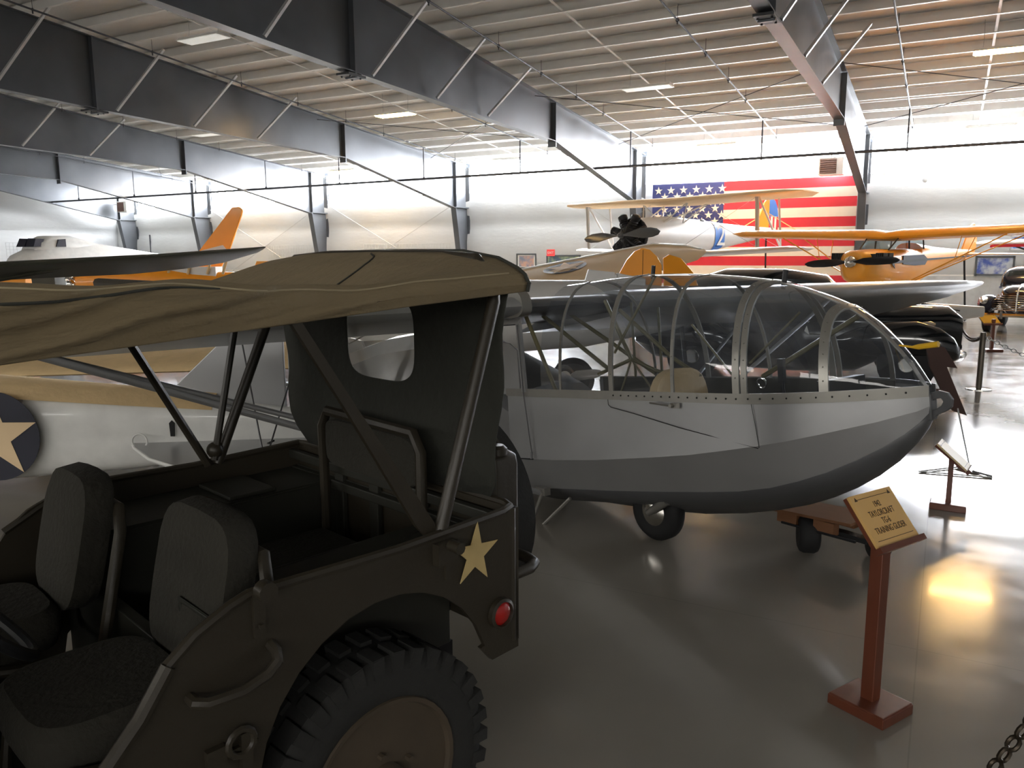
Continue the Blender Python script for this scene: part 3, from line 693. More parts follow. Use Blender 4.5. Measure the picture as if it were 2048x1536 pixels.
b = GBd(); b.loft([[p for i, p in enumerate(hull_ring(*h)) if 4 <= i <= 8] for h in HU], False, False); b.build('fuselage_belly', m_silverd, gl, ang=60, solid=.006)
# aft fuselage
AF = [(-1.95, .443, -.04, -.465, -.69, -.80), (-2.75, .40, .26, -.42, -.62, -.70), (-3.1, .36, .43, -.36, -.54, -.60), (-4.2, .22, .38, -.2, -.32, -.38), (-5.3, .09, .24, -.05, -.12, -.18)]
b = GBd(); R = []
for s, hw, zt, c1, c2, kz in AF:
    h = [(.0, zt+.06), (.6, zt+.03), (1.0, zt-.1), (1.0, c1), (.82, c2), (.45, (c2+kz)/2), (.0, kz)]
    R.append([(s, .443-hw*f, z) for f, z in h]+[(s, .443+hw*f, z) for f, z in h[-2:0:-1]])
b.loft(R); b.build('aft_fuselage', m_silver, gl, ang=20)
b = GBd(); b.prism([(-4.7, .1), (-4.95, .42), (-5.2, .46), (-5.45, .3), (-5.45, -.05), (-5.2, -.08)], ((0, .43, 0), (1, 0, 0), (0, 0, 1), (0, 1, 0)), .03); b.build('tail_fin', m_silver, gl, bevel=.008)
b = GBd(); wing(b, [((-4.7, -.6, .06), (-5.2, -.6, .05), .03), ((-4.6, .443, .06), (-5.3, .443, .05), .04), ((-4.7, 1.5, .06), (-5.2, 1.5, .05), .03)]); b.build('tailplane', m_silver, gl)
b = GBd(); b.tube([(-5.0, .25, .62), (-4.85, .25, .40), (-4.1, .25, .55)], .008, 6); b.build('tail_brace', m_alu, gl)
# wings
b = GBd(); wing(b, [((-1.57, .93, .56), (-3.02, .93, .385), .14), ((-1.565, 3.5, .545), (-3.0, 3.5, .335), .15), ((-1.56, 5.6, .545), (-2.95, 5.6, .24), .14), ((-1.56, 6.2, .55), (-2.8, 6.2, .25), .11), ((-1.65, 6.8, .555), (-2.5, 6.8, .34), .06), ((-1.8, 7.1, .56), (-2.2, 7.12, .42), .012)]); wf = b.build('far_wing', m_silver, gl, ang=50)
b = GBd(); wing(b, [((-1.57, -.03, .565), (-3.05, -.03, .455), .12), ((-1.57, -1.7, .56), (-3.05, -1.7, .455), .12), ((-1.57, -4.4, .56), (-3.0, -4.4, .45), .115), ((-1.7, -4.9, .56), (-2.7, -4.9, .47), .06)]); b.build('near_wing', m_silver, gl, ang=50)
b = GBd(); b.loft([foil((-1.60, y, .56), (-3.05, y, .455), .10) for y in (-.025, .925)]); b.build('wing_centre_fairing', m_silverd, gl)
b = GBd(); b.torus((-1.60, -.045, .565), .001, .001, (0, 1, 0), 4, 3)
b.loft([foil((-1.565, y, .565), (-1.9, y, .52), .125) for y in (-.11, -.03)]); b.build('wing_root_cap', m_alu, gl, ang=50)
# lift struts
for nm, pts, r in (('lift_strut', [(-1.62, -.02, -.668), (-1.6, -2.9, .50)], .024), ('lift_strut', [(-1.72, -.02, -.66), (-2.3, -1.36, -.03), (-2.35, -2.7, .47)], .022), ('lift_strut', [(-1.62, .90, -.64), (-1.65, 3.6, .50)], .022), ('lift_strut', [(-1.75, .90, -.64), (-2.5, 3.5, .42)], .02)):
    b = GBd(); b.tube(pts, r*.8, 10); b.build(nm, m_silver, gl)
b = GBd(); b.box((-1.62, -.01, -.655), (.1, .05, .05)); b.lathe([(.012, 0), (.012, .04)], 8, (-1.6, -.04, -.655), (0, 1, 0)); b.tube([(-1.60, -.03, -.66), (-1.70, -.05, -.86)], .012, 8); b.tube([(-1.38, .02, -.68), (-1.63, -.05, -.90)], .011, 8); b.tube([(-1.9, .02, -.68), (-1.62, -.01, -.66)], .01, 6); b.build('strut_fitting', m_alu, gl)
# side post, quarter panel, cable
b = GBd(); b.loft([[(s-.02, -.012, z), (s+.02, -.012, z), (s+.02, .01, z), (s-.02, .01, z)] for s, z in ((-1.76, .5), (-1.745, .0))]); b.box((-1.90, -.004, .475), (.36, .014, .035)); b.build('cabin_post', m_silver, gl, smooth=False)
b = GBd(); b.prism([(-1.95, -.02), (-1.80, -.02), (-1.80, .28), (-1.88, .33), (-1.97, .34), (-2.6, .30), (-2.6, -.02)], ((0, .0, 0), (1, 0, 0), (0, 0, 1), (0, 1, 0)), .01); b.build('quarter_panel', m_silver, gl, smooth=False)
b = GBd(); b.tube([(-1.752, -.02, .45), (-1.735, -.022, 0), (-1.69, -.022, -.41)], .0045, 6); b.tube([(-1.695, -.02, -.40), (-1.69, -.03, -.445)], .008, 6); b.build('rudder_cable', m_cable, gl)
b = GBd(); b.tube([(-1.95, -.006, -.462), (-1.70, -.008, -.45)], .004, 5); b.build('panel_seam', m_dark, gl)
# panel lines and door handle on the near side
def onside(s, m):
    """point on the near hull skin"""
    for a, c_ in zip(HU[:-1], HU[1:]):
        if s <= c_[0]: t = (s-a[0])/(c_[0]-a[0]); hw = a[1]+(c_[1]-a[1])*t; return (s, .443-hw*1.004-.002, m)
    return (s, .4, m)
for pts in ([(.045, -.03), (.06, -.12), (.075, -.245)], [(-.95, -.03), (-.95, -.06), (-.93, -.075), (-.75, -.105), (-.41, -.17), (.07, -.248)]):
    b = GBd(); b.tube([onside(*p) for p in pts], .0022, 4); b.build('panel_seam', m_dark, gl)
b = GBd(); b.tube([(-.60, -.022, -.038), (-.46, -.022, -.05)], .005, 6); b.tube([(-.45, 0, -.05), (-.45, -.03, -.05)], .012, 8); b.box((-.43, -.006, -.05), (.06, .006, .03)); b.build('door_handle', m_alu, gl)
b = GBd(); b.loft([[(s, .443+.97*hw, sill(s)+.015), (s, .443+.97*hw, -.2), (s, .443+.8*hw, -.38)] for s, hw in ((-1.9, .44), (-1.2, .44), (-.5, .44), (0, .425), (.2, .385), (.4, .285))], False, False); b.build('cockpit_lining', m_odd, gl)
# cockpit steel tubes
for pts, r in (([(-1.99, .3, .58), (-1.25, .3, .13)], .014), ([(-1.95, .6, .52), (-1.12, .6, .07)], .014), ([(-1.80, .1, .50), (-1.54, .1, .0)], .014), ([(-1.44, .5, .57), (-1.23, .5, .17)], .014), ([(-1.41, .6, .50), (-.97, .6, .17), (-.75, .6, .05)], .014),
               ([(-1.23, .5, .17), (-1.0, .5, .09), (-.8, .6, .05)], .012), ([(-1.23, .5, .17), (-1.45, .4, .08)], .012), ([(-.92, .44, .69), (-1.32, .44, .22)], .009), ([(-.88, .7, .37), (-.59, .7, .05), (-.52, .7, .2)], .008),
               ([(-.23, .5, .06), (.34, .5, .36)], .014), ([(-.46, .7, .12), (-.11, .7, .40)], .007), ([(-1.3, .86, .02), (-1.3, .86, .5)], .01), ([(-1.55, .86, .02), (-1.55, .86, .55)], .01), ([(-1.23, .5, .17), (-1.30, .45, -.05)], .007), ([(-1.23, .5, .17), (-1.05, .5, -.04)], .007)):
    b = GBd(); b.tube(pts, r, 8); b.build('cockpit_tube', m_tube, gl)
b = GBd(); b.loft([[(s, y, z+dz) for y, dz in ((.10, 0), (.79, 0), (.79, -.02), (.10, -.02))] for s, z in ((-1.8, -.44), (-.1, -.36))]); b.build('cockpit_floor', m_dark, gl, smooth=False)
b = GBd(); b.loft([[(s, .443-w_, z), (s, .443+w_, z), (s, .443+w_, z-.02), (s, .443-w_, z-.02)] for s, z, w_ in ((.12, -.06, .36), (.4, -.05, .22))]); b.box((.27, .443, .0), (.05, .36, .12)); b.build('instrument_panel', m_dark, gl, smooth=False)
b = GBd(); R = []   # padded seat back
for ds, g in ((-.05, .9), (-.03, 1), (.03, 1), (.05, .9)):
    R.append([(-.80+ds+.0, .45+.24*g*math.copysign(abs(cos(2*pi*k/24))**.7, cos(2*pi*k/24)), -.12+.235*g*math.copysign(abs(sin(2*pi*k/24))**.8, sin(2*pi*k/24))) for k in range(24)])
b.loft(R); b.build('seat_back', m_cush, gl)['label'] = 'tan padded seat back'
b = GBd(); b.box((-.62, .45, -.30), (.4, .42, .08)); b.build('seat_cushion', m_cush, gl, bevel=.02)
b = GBd(); b.torus((-.06, .25, .05), .026, .005, (0, 1, .2), 20, 8); b.torus((.12, .62, .02), .03, .004, (0, 1, .2), 20, 8); b.build('control_ring', m_chrome, gl)
b = GBd(); b.box((-.04, .4, .10), (.03, .03, .13)); b.tube([(-.04, .4, .04), (-.02, .4, -.35)], .01, 8); b.build('control_stick', m_dark, gl)
b = GBd(); b.tube([(.57, .443, .215), (.63, .443, .205), (.66, .443, .205), (.75, .443, .215)], [.004, .006, .013, .014], 8); b.build('pitot_tube', m_yel, gl)['label'] = 'yellow pitot tube on the nose'
for s, z in ((-.02, .60), (-.94, .72)):
    b = GBd(); b.tube([(s-.01, .443, z-.05), (s+.005, .443, z+.03)], .013, 6); b.build('canopy_knob', m_dark, gl)
# tow hook
b = GBd(); hk = [(.70, -.01), (.745, .005), (.785, -.005), (.805, -.035), (.80, -.07), (.775, -.09), (.74, -.105), (.71, -.135), (.70, -.125), (.715, -.09), (.755, -.065), (.765, -.045), (.755, -.03), (.73, -.035), (.70, -.055)]
b.prism(hk, ((0, .432, 0), (1, 0, 0), (0, 0, 1), (0, 1, 0)), .022); b.tube([(.62, .443, -.03), (.72, .443, -.01)], .008, 6); b.box((.70, .443, -.07), (.04, .06, .12)); b.build('tow_hook', m_silverd, gl, bevel=.003)
# belly wheel
cw = GN*0
b = GBd(); wc = Vector((GOFF.x, GOFF.y, GOFF.z))+Vector((sin(gt)*0, 0, 0))
upl = GR.transposed() @ Vector((0, 0, 1)); wc = GOFF+upl*.185+Vector((.0, -.10, .0))
b.lathe([(.09, -.05), (.13, -.065), (.165, -.055), (.185, -.03), (.185, .03), (.165, .055), (.13, .065), (.09, .05)], 32, wc, (0, 1, 0)); ww = b.build('belly_wheel', m_black, gl)
b = GBd(); b.lathe([(.001, -.062), (.05, -.06), (.09, -.05), (.09, .05), (.001, .06)], 20, wc, (0, 1, 0)); b.build('wheel_hub', m_chrome, ww)
b = GBd(); b.tube([wc+Vector((.0, -.09, .0)), wc+Vector((.17, -.10, .10))], [.022, .03], 10); b.build('wheel_arm', m_alu, gl)

# ------------------------------------------------------------------ wooden dolly under the nose
DC = Vector((-.60, 4.86, 0)); 
dl = thing('nose_dolly', 'small wheeled wooden dolly carrying the glider nose', 'dolly', DC, ga)
def D(s, l, z): return Vector((s, l, z))
b = B(); b.box((0, .05, .235), (.58, .30, .016), Matrix.Rotation(-.07, 3, 'Y')); b.build('plywood_board', m_wood, dl, smooth=False)
for s, l in ((-.12, -.06), (.12, -.06), (-.12, .16), (.12, .16)):
    b = B(); b.box((s, l, .192), (.13, .06, .075)); b.build('wood_block', m_wood, dl, smooth=False, bevel=.003)
b = B(); b.tube([(-.15, -.09, .155), (.32, -.09, .165)], .008, 6); b.box((.12, .05, .14), (.42, .06, .03)); b.box((.0, .05, .125), (.04, .2, .03)); b.build('steel_frame_rail', m_dark, dl, smooth=False)
for s, l in ((0, -.04), (.30, .20)):
    b = B(); b.lathe([(.04, -.055), (.08, -.06), (.10, -.05), (.11, -.03), (.11, .03), (.10, .05), (.08, .06), (.04, .055)], 24, (s, l, .11), (.75, .65, 0)); o = b.build('wheel', m_black, dl)
    b = B(); b.lathe([(.001, -.05), (.05, -.05), (.05, .05), (.001, .05)], 16, (s, l, .11), (.75, .65, 0)); b.build('wheel_hub', m_dark, o)

# ------------------------------------------------------------------ museum sign stands
m_mahog = mat('stained_wood', (104, 56, 38), 0.35, nscale=3, namt=0.14, stretch=(6, 6, 1), coat=0.2)
m_plaque = mat('plaque_tan', (226, 184, 116), 0.4, nscale=5, namt=0.03)
m_ink = mat('plaque_ink', (70, 52, 36), 0.6, namt=0)
m_pale = mat('plaque_edge', (228, 208, 160), 0.5)
def text_mesh(cu_, name, parent, M_, mt):
    tmp = bpy.data.objects.new('tmp', cu_); C.objects.link(tmp); bpy.context.view_layer.update()
    me = bpy.data.meshes.new_from_object(tmp.evaluated_get(bpy.context.evaluated_depsgraph_get())); bpy.data.objects.remove(tmp)
    me.materials.clear(); me.materials.append(mt); o = bpy.data.objects.new(name, me); C.objects.link(o); o.parent = parent; o.matrix_local = M_; return o
def sign_stand(name, label, base, brz, bsz, post_top, P0, P1, P2, lines=None, pw=.05, pcol=None):
    """P0 bottom-left, P1 bottom-right, P2 top-left corners of the plaque, world space"""
    base = Vector(base); t = thing(name, label, 'sign stand', base, brz); inv = Matrix.Rotation(-brz, 3, 'Z')
    L = lambda p: inv @ (Vector(p)-base)
    b = B(); b.box((0, 0, .02), (bsz[0], bsz[1], .04)); b.box((0, 0, .04), (bsz[0]*.97, bsz[1]*.97, .012)); b.build('base', m_mahog, t, smooth=False, bevel=.003)
    b = B(); b.loft([[(x*pw/2, y*pw/2, .04) for x, y in ((-1, -1), (1, -1), (1, 1), (-1, 1))], [(x*pw/2, y*pw/2, post_top) for x, y in ((-1, -1), (1, -1), (1, 1), (-1, 1))]]); b.build('post', m_mahog, t, smooth=False, bevel=.003)
    a, c_, d = L(P0), L(P1), L(P2); u = (c_-a); v = (d-a); W_, H_ = u.length, v.length; u.normalize(); v = (v-u*v.dot(u)).normalized(); n = u.cross(v)
    b = B(); b.prism([(0, 0), (W_, 0), (W_, H_), (0, H_)], (a-n*.012, u, v, n), .012); pl = b.build('plaque', pcol or m_plaque, t, smooth=False)
    b = B(); b.prism([(-.012, -.022), (W_+.012, -.022), (W_+.012, .0), (-.012, .0)], (a-n*.02, u, v, n), .035); b.prism([(-.004, 0), (W_*.98, 0), (W_*.98, H_), (-.004, H_)], (a-n*.026, u, v, n), .013); b.build('backboard', m_mahog, t, smooth=False)
    b = B(); e = .012
    for (x0, y0, x1, y1) in ((W_*.13, H_*.90, W_*.87, H_*.905), (W_*.07, H_*.10, W_*.93, H_*.105)): b.prism([(x0, y0), (x1, y0), (x1, y1+.001), (x0, y1+.001)], (a, u, v, n), .0006)
    for x in (W_*.1, W_*.9):
        b.prism([(x-.009, H_*.88), (x+.009, H_*.88), (x, H_*.96)], (a, u, v, n), .0006)
    b.build('border_line', m_ink, pl, smooth=False)
    if lines:
        Mt = Matrix((u, v, n)).transposed().to_4x4()
        for txt, yy, size in lines:
            cu = bpy.data.curves.new('plaque_lettering', 'FONT'); cu.body = txt; cu.size = size; cu.align_x = 'CENTER'; cu.align_y = 'CENTER'; cu.extrude = .0004
            p = a+u*W_/2+v*H_*yy+n*.0008; M_ = Mt.copy(); M_.translation = p; text_mesh(cu, 'lettering', pl, M_ @ Matrix.Diagonal((.72, 1.1, 1, 1)), m_ink)
    return t
sign_stand('sign_stand', 'tan plaque reading TAYLORCRAFT on a tall brown post in the right foreground', (-.148, 3.19, 0), RAD(62), (.20, .235), .742,
           (-.148, 3.047, .70), (-.025, 3.27, .70), (-.265, 3.11, .858), [('1942', .75, .030), ('TAYLORCRAFT', .585, .031), ('TG-6', .43, .031), ('TRAINING GLIDER', .275, .031)], .052)
sign_stand('sign_stand', 'pale plaque seen edge-on atop a short brown post on the bright floor', (.115, 6.135, 0), RAD(-2), (.225, .14), .37,
           (.21, 6.02, .31), (.235, 6.20, .31), (.02, 6.03, .47), None, .034, m_pale)
P3 = Vector(V2W(8.62, 14.3, 0))
sign_stand('sign_stand', 'small yellow plaque on a stand in front of the dark truck', P3, YAW, (.3, .25), .58,
           P3+Vector(V2W(-.17, -.02, .50)), P3+Vector(V2W(.13, -.02, .50)), P3+Vector(V2W(-.13, .2, .64)), None, .05, m_yel)
# ------------------------------------------------------------------ chain and stanchions
m_chain = mat('dark_chain', (62, 54, 44), 0.35, 0.7)
def chain(name, label, pts, link, r, group=None, mt=None):
    """sagging chain through points: alternate links turned a quarter"""
    pts = [Vector(p) for p in pts]; o0 = pts[0]
    segs = []; tot = 0
    for a, c_ in zip(pts[:-1], pts[1:]): segs.append((a, c_, (c_-a).length)); tot += (c_-a).length
    n = max(2, int(tot/(link*.74)))
    def at_(d):
        for a, c_, l in segs:
            if d <= l: return a+(c_-a)*(d/l), (c_-a).normalized()
            d -= l
        return segs[-1][1], (segs[-1][1]-segs[-1][0]).normalized()
    b = B(o0)
    for k in range(n):
        p, t = at_(tot*(k+.5)/n); x = t.cross(Vector((0, 0, 1))).normalized(); y = x.cross(t)
        if k % 2: x, y = y, x
        R = []
        m = 12; hw = link*.30; hl = link*.5
        for j in range(m+1):
            a = 2*pi*j/m; R.append(p+t*(hl-r)*(abs(cos(a))**.8*(1 if cos(a) > 0 else -1))+x*(hw)*sin(a))
        b.tube(R, r, 6, False)
    o = b.build(name, mt or m_chain); o.location = o0; tag(o, label, 'chain', group); return o
cp = [Vector((.206+.085*t-.0, 2.388+.066*t, .30+.125*t+.03*t*t)) for t in [-1.2+.25*k for k in range(24)]]
ch = chain('barrier_chain', 'dark steel chain links crossing the lower right corner of the view', [(.10, 2.26, .16), (.16, 2.33, .25), (.206, 2.388, .345), (.274, 2.444, .455), (.36, 2.51, .60), (.46, 2.58, .80)], .052, .0062)
t = thing('barrier_post', 'dark barrier post just outside the view that holds the near chain', 'barrier post', (.50, 2.61, 0)); b = B(); b.lathe([(.14, 0), (.14, .012), (.03, .02), (.02, .03), (.02, .86), (.001, .88)], 20); b.build('post', m_dark, t)
t = thing('barrier_post', 'dark low barrier post holding the lower end of the near chain', 'barrier post', (.06, 2.22, 0)); b = B(); b.lathe([(.10, 0), (.10, .012), (.03, .02), (.012, .03), (.012, .17), (.001, .175)], 20); b.build('post', m_dark, t)
m_post = mat('bronze_post', (96, 88, 78), .4, .4)
SA, SB = Vector((.459, 11.925, 0)), Vector((.19, 17.53, 0))
for p, lb in ((SA, 'dark slim barrier post on a round base, nearer of the two in line'), (SB, 'dark slim barrier post farther back beside the black car')):
    t = thing('barrier_post', lb, 'barrier post', p)
    b = B(); b.lathe([(.16, 0), (.16, .01), (.04, .018)], 24); b.build('base', m_chrome, t)
    b = B(); b.lathe([(.036, .01), (.036, .725), (.03, .74), (.001, .742)], 14); b.build('post', m_post, t)
def sagline(a, c_, sag, n=14): return [a+(c_-a)*(k/n)-Vector((0, 0, sag*4*(k/n)*(1-k/n))) for k in range(n+1)]
chain('barrier_chain', 'thin chain sagging between the two slim barrier posts', sagline(SB+Vector((0, 0, .70)), SA+Vector((0, 0, .70)), .26), .09, .007)
chain('barrier_chain', 'thin chain sagging from the nearer slim post out past the right edge', sagline(SA+Vector((0, 0, .70)), Vector(V2W(8.6, 8.6, .62)), .42), .07, .0065, mt=m_rod)
t = thing('barrier_post', 'slim barrier post out of view at the far right', 'barrier post', V2W(8.6, 8.6, 0)); b = B(); b.lathe([(.16, 0), (.16, .01), (.03, .02), (.024, .03), (.024, .7), (.001, .72)], 14); b.build('post', m_dark, t)
# brown board held by a thin wire stand
m_brown = mat('brown_board', (66, 44, 38), 0.5, nscale=6, namt=0.1)
o0 = Vector((.26, 7.25, 0)); t = thing('display_board', 'dark brown angular board held up by a thin wire floor stand', 'display board', o0, YAW)
b = B()
b.prism([(-.345, 1.04), (-.19, 1.0), (-.075, .83), (-.16, .84), (.035, .44), (-.075, .475), (-.14, .55), (-.205, .68), (-.30, .85)], ((0, .15, 0), (1, 0, 0), (0, 0, 1), (0, 1, 0)), .02)
b.build('board', m_brown, t, smooth=False)
b = B(); b.prism([(-.31, .675), (-.16, .655), (-.16, .625), (-.31, .645)], ((0, .13, 0), (1, 0, 0), (0, 0, 1), (0, 1, 0)), .02); b.build('cross_bar', m_brown, t, smooth=False)
b = B(); b.tube([(-.045, .15, .50), (.06, .1, .04), (.06, .05, .01)], .006, 6); b.tube([(-.39, .02, .008), (.09, -.17, .008), (.04, .16, .008), (-.39, .02, .008)], .006, 6); b.tube([(-.02, .14, .012), (.10, -.15, .012)], .009, 6); b.build('wire_stand', m_rod, t)

# ------------------------------------------------------------------ flag on the wall
m_fr = mat('flag_red', (198, 40, 52), 0.7, namt=0.03); m_fw = mat('flag_white', (240, 232, 214), 0.7, namt=0.02); m_fb = mat('flag_blue', (52, 58, 110), 0.7, namt=0.03)
FX0, FX1, FZ0, FZ1 = -9.72, -2.78, .06, 4.25
b = B((FX0, 28.98, FZ0)); sh = (FZ1-FZ0)/13; yf = 29.0
def fy(x, z): return (YW-.15-.02) - (.24 if z > 1.05 else .07) + .03*sin(x*1.3)*(1 if z > 1.05 else 0)
FY = YW-.42
for k in range(13):
    z0, z1 = FZ0+sh*k, FZ0+sh*(k+1); b.mi = 0 if k % 2 == 0 else 1
    n = 24
    for q in range(n):
        xa, xb = FX0+(FX1-FX0)*q/n, FX0+(FX1-FX0)*(q+1)/n
        if k >= 6 and xb <= FX0+(FX1-FX0)*.4+.01: b.mi = 2
        else: b.mi = 0 if k % 2 == 0 else 1
        w0, w1 = .015*sin(xa*2.2), .015*sin(xb*2.2)
        b.add([(xa, FY+w0, z0), (xb, FY+w1, z0), (xb, FY+w1, z1), (xa, FY+w0, z1)], [(0, 1, 2, 3)])
b.mi = 1; cw_, chh = (FX1-FX0)*.4, sh*7
for r in range(9):
    for c_ in range(6 if r % 2 == 0 else 5):
        x = FX0+cw_*(2*c_+1+(0 if r % 2 == 0 else 1))/12; z = FZ1-chh*(r+1)/10
        s_ = star(.155); y_ = FY-.03
        b.add([(x+p[0], y_, z+p[1]) for p in s_], [tuple(range(10))])
fl = b.build('wall_flag', [m_fr, m_fw, m_fb], solid=.006, merge=False, smooth=False); fl.location = (FX0, 28.98, FZ0)
tag(fl, 'huge stars and stripes flag covering a whole wall bay', 'flag')

# wall furniture
def heater(p, lab):
    t = thing('unit_heater', lab, 'heater', p); 
    b = B(); b.box((0, 0, 0), (.75, .45, .55)); b.build('case', m_white, t, smooth=False, bevel=.01)
    b = B(); b.box((-.08, -.225, 0), (.5, .02, .46))
    for k in range(7): b.box((-.08, -.24, -.2+.066*k), (.5, .03, .012), Matrix.Rotation(.6, 3, 'X'))
    b.build('louvre', m_brownl, t, smooth=False)
    b = B(); b.box((0, .3, .32), (.06, .9, .05)); b.tube([(.2, 0, .27), (.2, 0, .75)], .01, 6); b.build('bracket', m_rod, t, smooth=False)
m_brownl = mat('louvre_brown', (112, 88, 80), 0.6)
heater((-3.55, 28.35, 4.52), 'white unit heater with dark louvres above the right end of the flag')
heater((-37.9, 27.9, 4.30), 'white unit heater with dark louvres at the far left column')
t = thing('ceiling_camera', 'small round camera on the wall beside the far left heater', 'camera', (-38.9, 27.9, 4.33)); b = B(); b.sphere((0, 0, 0), .13); b.box((.3, 0, .12), (.6, .05, .04)); b.build('housing', m_white, t)
t = thing('wall_sensor', 'small round sensor on the bare wall right of the flag', 'sensor', (-.85, YW-.33, 4.02)); b = B(); b.lathe([(.08, 0), (.07, -.06), (.001, -.07)], 16, (0, 0, 0), (0, 1, 0)); b.build('housing', m_rod, t)
def picture(x, z, wd, ht, lab, cols, frame=(70, 74, 76)):
    y = YW-.29; t = thing('framed_picture', lab, 'picture', (x, y, z)); mf = mat('picture_frame', frame, .4)
    b = B(); e = .06
    for cx0, cz0, w_, h_ in ((0, ht/2, wd, e), (0, -ht/2, wd, e), (-wd/2, 0, e, ht+e), (wd/2, 0, e, ht+e)): b.box((cx0, 0, cz0), (w_, .04, h_))
    b.build('frame', mf, t, smooth=False)
    b = B(); b.box((0, .01, 0), (wd, .012, ht)); b.build('mount', m_white, t, smooth=False)
    m = mat('painted_print', cols[0], .5, nscale=4/wd, namt=.4); nt = m.node_tree
    mx = [n for n in nt.nodes if n.type == 'MIX'][0]; mx.inputs[6].default_value = col(*cols[0]); mx.inputs[7].default_value = col(*cols[1])
    r = nt.nodes.new('ShaderNodeMapRange'); r.inputs[1].default_value = .4; r.inputs[2].default_value = .6; n_ = [n for n in nt.nodes if n.type == 'TEX_NOISE'][0]
    nt.links.new(n_.outputs[0], r.inputs[0]); nt.links.new(r.outputs[0], mx.inputs[0])
    b = B(); k = .78 if len(cols) > 2 else 1; b.box((0, 0, 0), (wd*k, .012, ht*k)); b.build('print', m, t, smooth=False)
picture(-15.0, 1.5, .85, .55, 'grey framed picture of an aircraft on the wall above the cream wing', [(120, 130, 150), (190, 150, 130), 1])
picture(-13.36, 1.46, 1.42, .5, 'wide green and blue map picture beside the red exit sign', [(70, 90, 110), (160, 175, 130)], (60, 66, 70))
picture(-11.6, 1.5, .8, .5, 'yellowish picture right of the wide map picture', [(200, 180, 110), (160, 160, 150)], (120, 110, 80))
picture(1.25, 1.35, 1.0, .55, 'blue photograph on the wall behind the orange tailplane', [(60, 80, 150), (170, 175, 180)])
picture(2.6, 1.25, 1.1, .6, 'dark framed photograph on the wall above the dark truck', [(150, 155, 160), (60, 90, 150), 1], (40, 42, 44))
picture(2.4, 2.05, 1.6, .4, 'blue and white banner picture high on the wall at right', [(60, 110, 190), (220, 225, 230)], (200, 200, 200))
t = thing('exit_sign', 'small red exit sign on the wall above the map picture', 'exit sign', (-13.9, YW-.3, 1.83)); m_ex = mat('exit_red', (200, 60, 60), .5, emit=.4)
b = B(); b.box((0, 0, 0), (.34, .06, .26)); b.build('case', m_ex, t, smooth=False)
cu_ = bpy.data.curves.new('exit_letters', 'FONT'); cu_.body = 'EXIT'; cu_.size = .13; cu_.align_x = 'CENTER'; cu_.align_y = 'CENTER'; cu_.extrude = .002
text_mesh(cu_, 'lettering', t, Matrix(((1, 0, 0, 0), (0, 0, -1, -.034), (0, 1, 0, 0), (0, 0, 0, 1))), m_white)
def grid(p, wd, ht, lab, ax=0):
    b = B(); n = int(wd/.16); m = int(ht/.16)
    for k in range(n+1): b.tube([(wd*k/n*(1-ax), wd*k/n*ax, 0), (wd*k/n*(1-ax), wd*k/n*ax, ht)], .006, 4)
    for k in range(m+1): b.tube([(0, 0, ht*k/m), (wd*(1-ax), wd*ax, ht*k/m)], .006, 4)
    o = b.build('wire_grid_panel', m_rod, smooth=False); o.location = p; tag(o, lab, 'wire grid')
grid((-29.0, YW-.36, 0), 2.9, 2.25, 'wire display grid on the wall below the left crossed rods')
grid((-23.2, YW-.36, 0), 4.6, 2.25, 'wide wire display grid on the wall right of the third column')
grid((XL+.45, 22.9, 0), 1.9, 2.45, 'wire display grid on the end wall left of the white cockpit', 1)
grid((XL+.45, 26.3, 0), 1.4, 2.45, 'wire display grid on the end wall right of the white cockpit', 1)
b = B(); b.box((0, 0, 1.45), (.06, .05, 2.9)); o = b.build('wall_conduit', m_pipe, smooth=False); o.location = (-37.6, YW-.3, 0); tag(o, 'dark vertical conduit on the far wall near the left corner', 'pipe')

# ------------------------------------------------------------------ aircraft kit
def axes(lat, fwd, hl, hf):
    """frame at a floor point given in view coordinates, heading (hl,hf) in view coordinates"""
    p = V2W(lat, fwd); h = V2W(hl, hf); return p, math.atan2(h.y, h.x)
m_cream = mat('cream_fabric', (228, 200, 158), .6, nscale=3, namt=.04)
m_navy = mat('insignia_blue', (28, 30, 46), .5)
m_orange = mat('trainer_yellow', (246, 158, 28), .4, nscale=3, namt=.04, coat=.2)
m_cubyel = mat('cub_yellow', (250, 166, 44), .4, nscale=3, namt=.05, coat=.2)
m_greyp = mat('silver_fabric', (200, 198, 194), .45, .15, nscale=3, namt=.04)
m_engine = mat('engine_black', (30, 30, 32), .5, .2)
m_olive = mat('olive_wing_paint', (58, 58, 46), .6, nscale=3)
m_blue = mat('bright_blue', (50, 110, 190), .5)
m_glassd = glass('aircraft_window', (190, 205, 205), .03, .9)
m_white2 = mat('white_aircraft_paint', (232, 232, 228), .35, coat=.3)
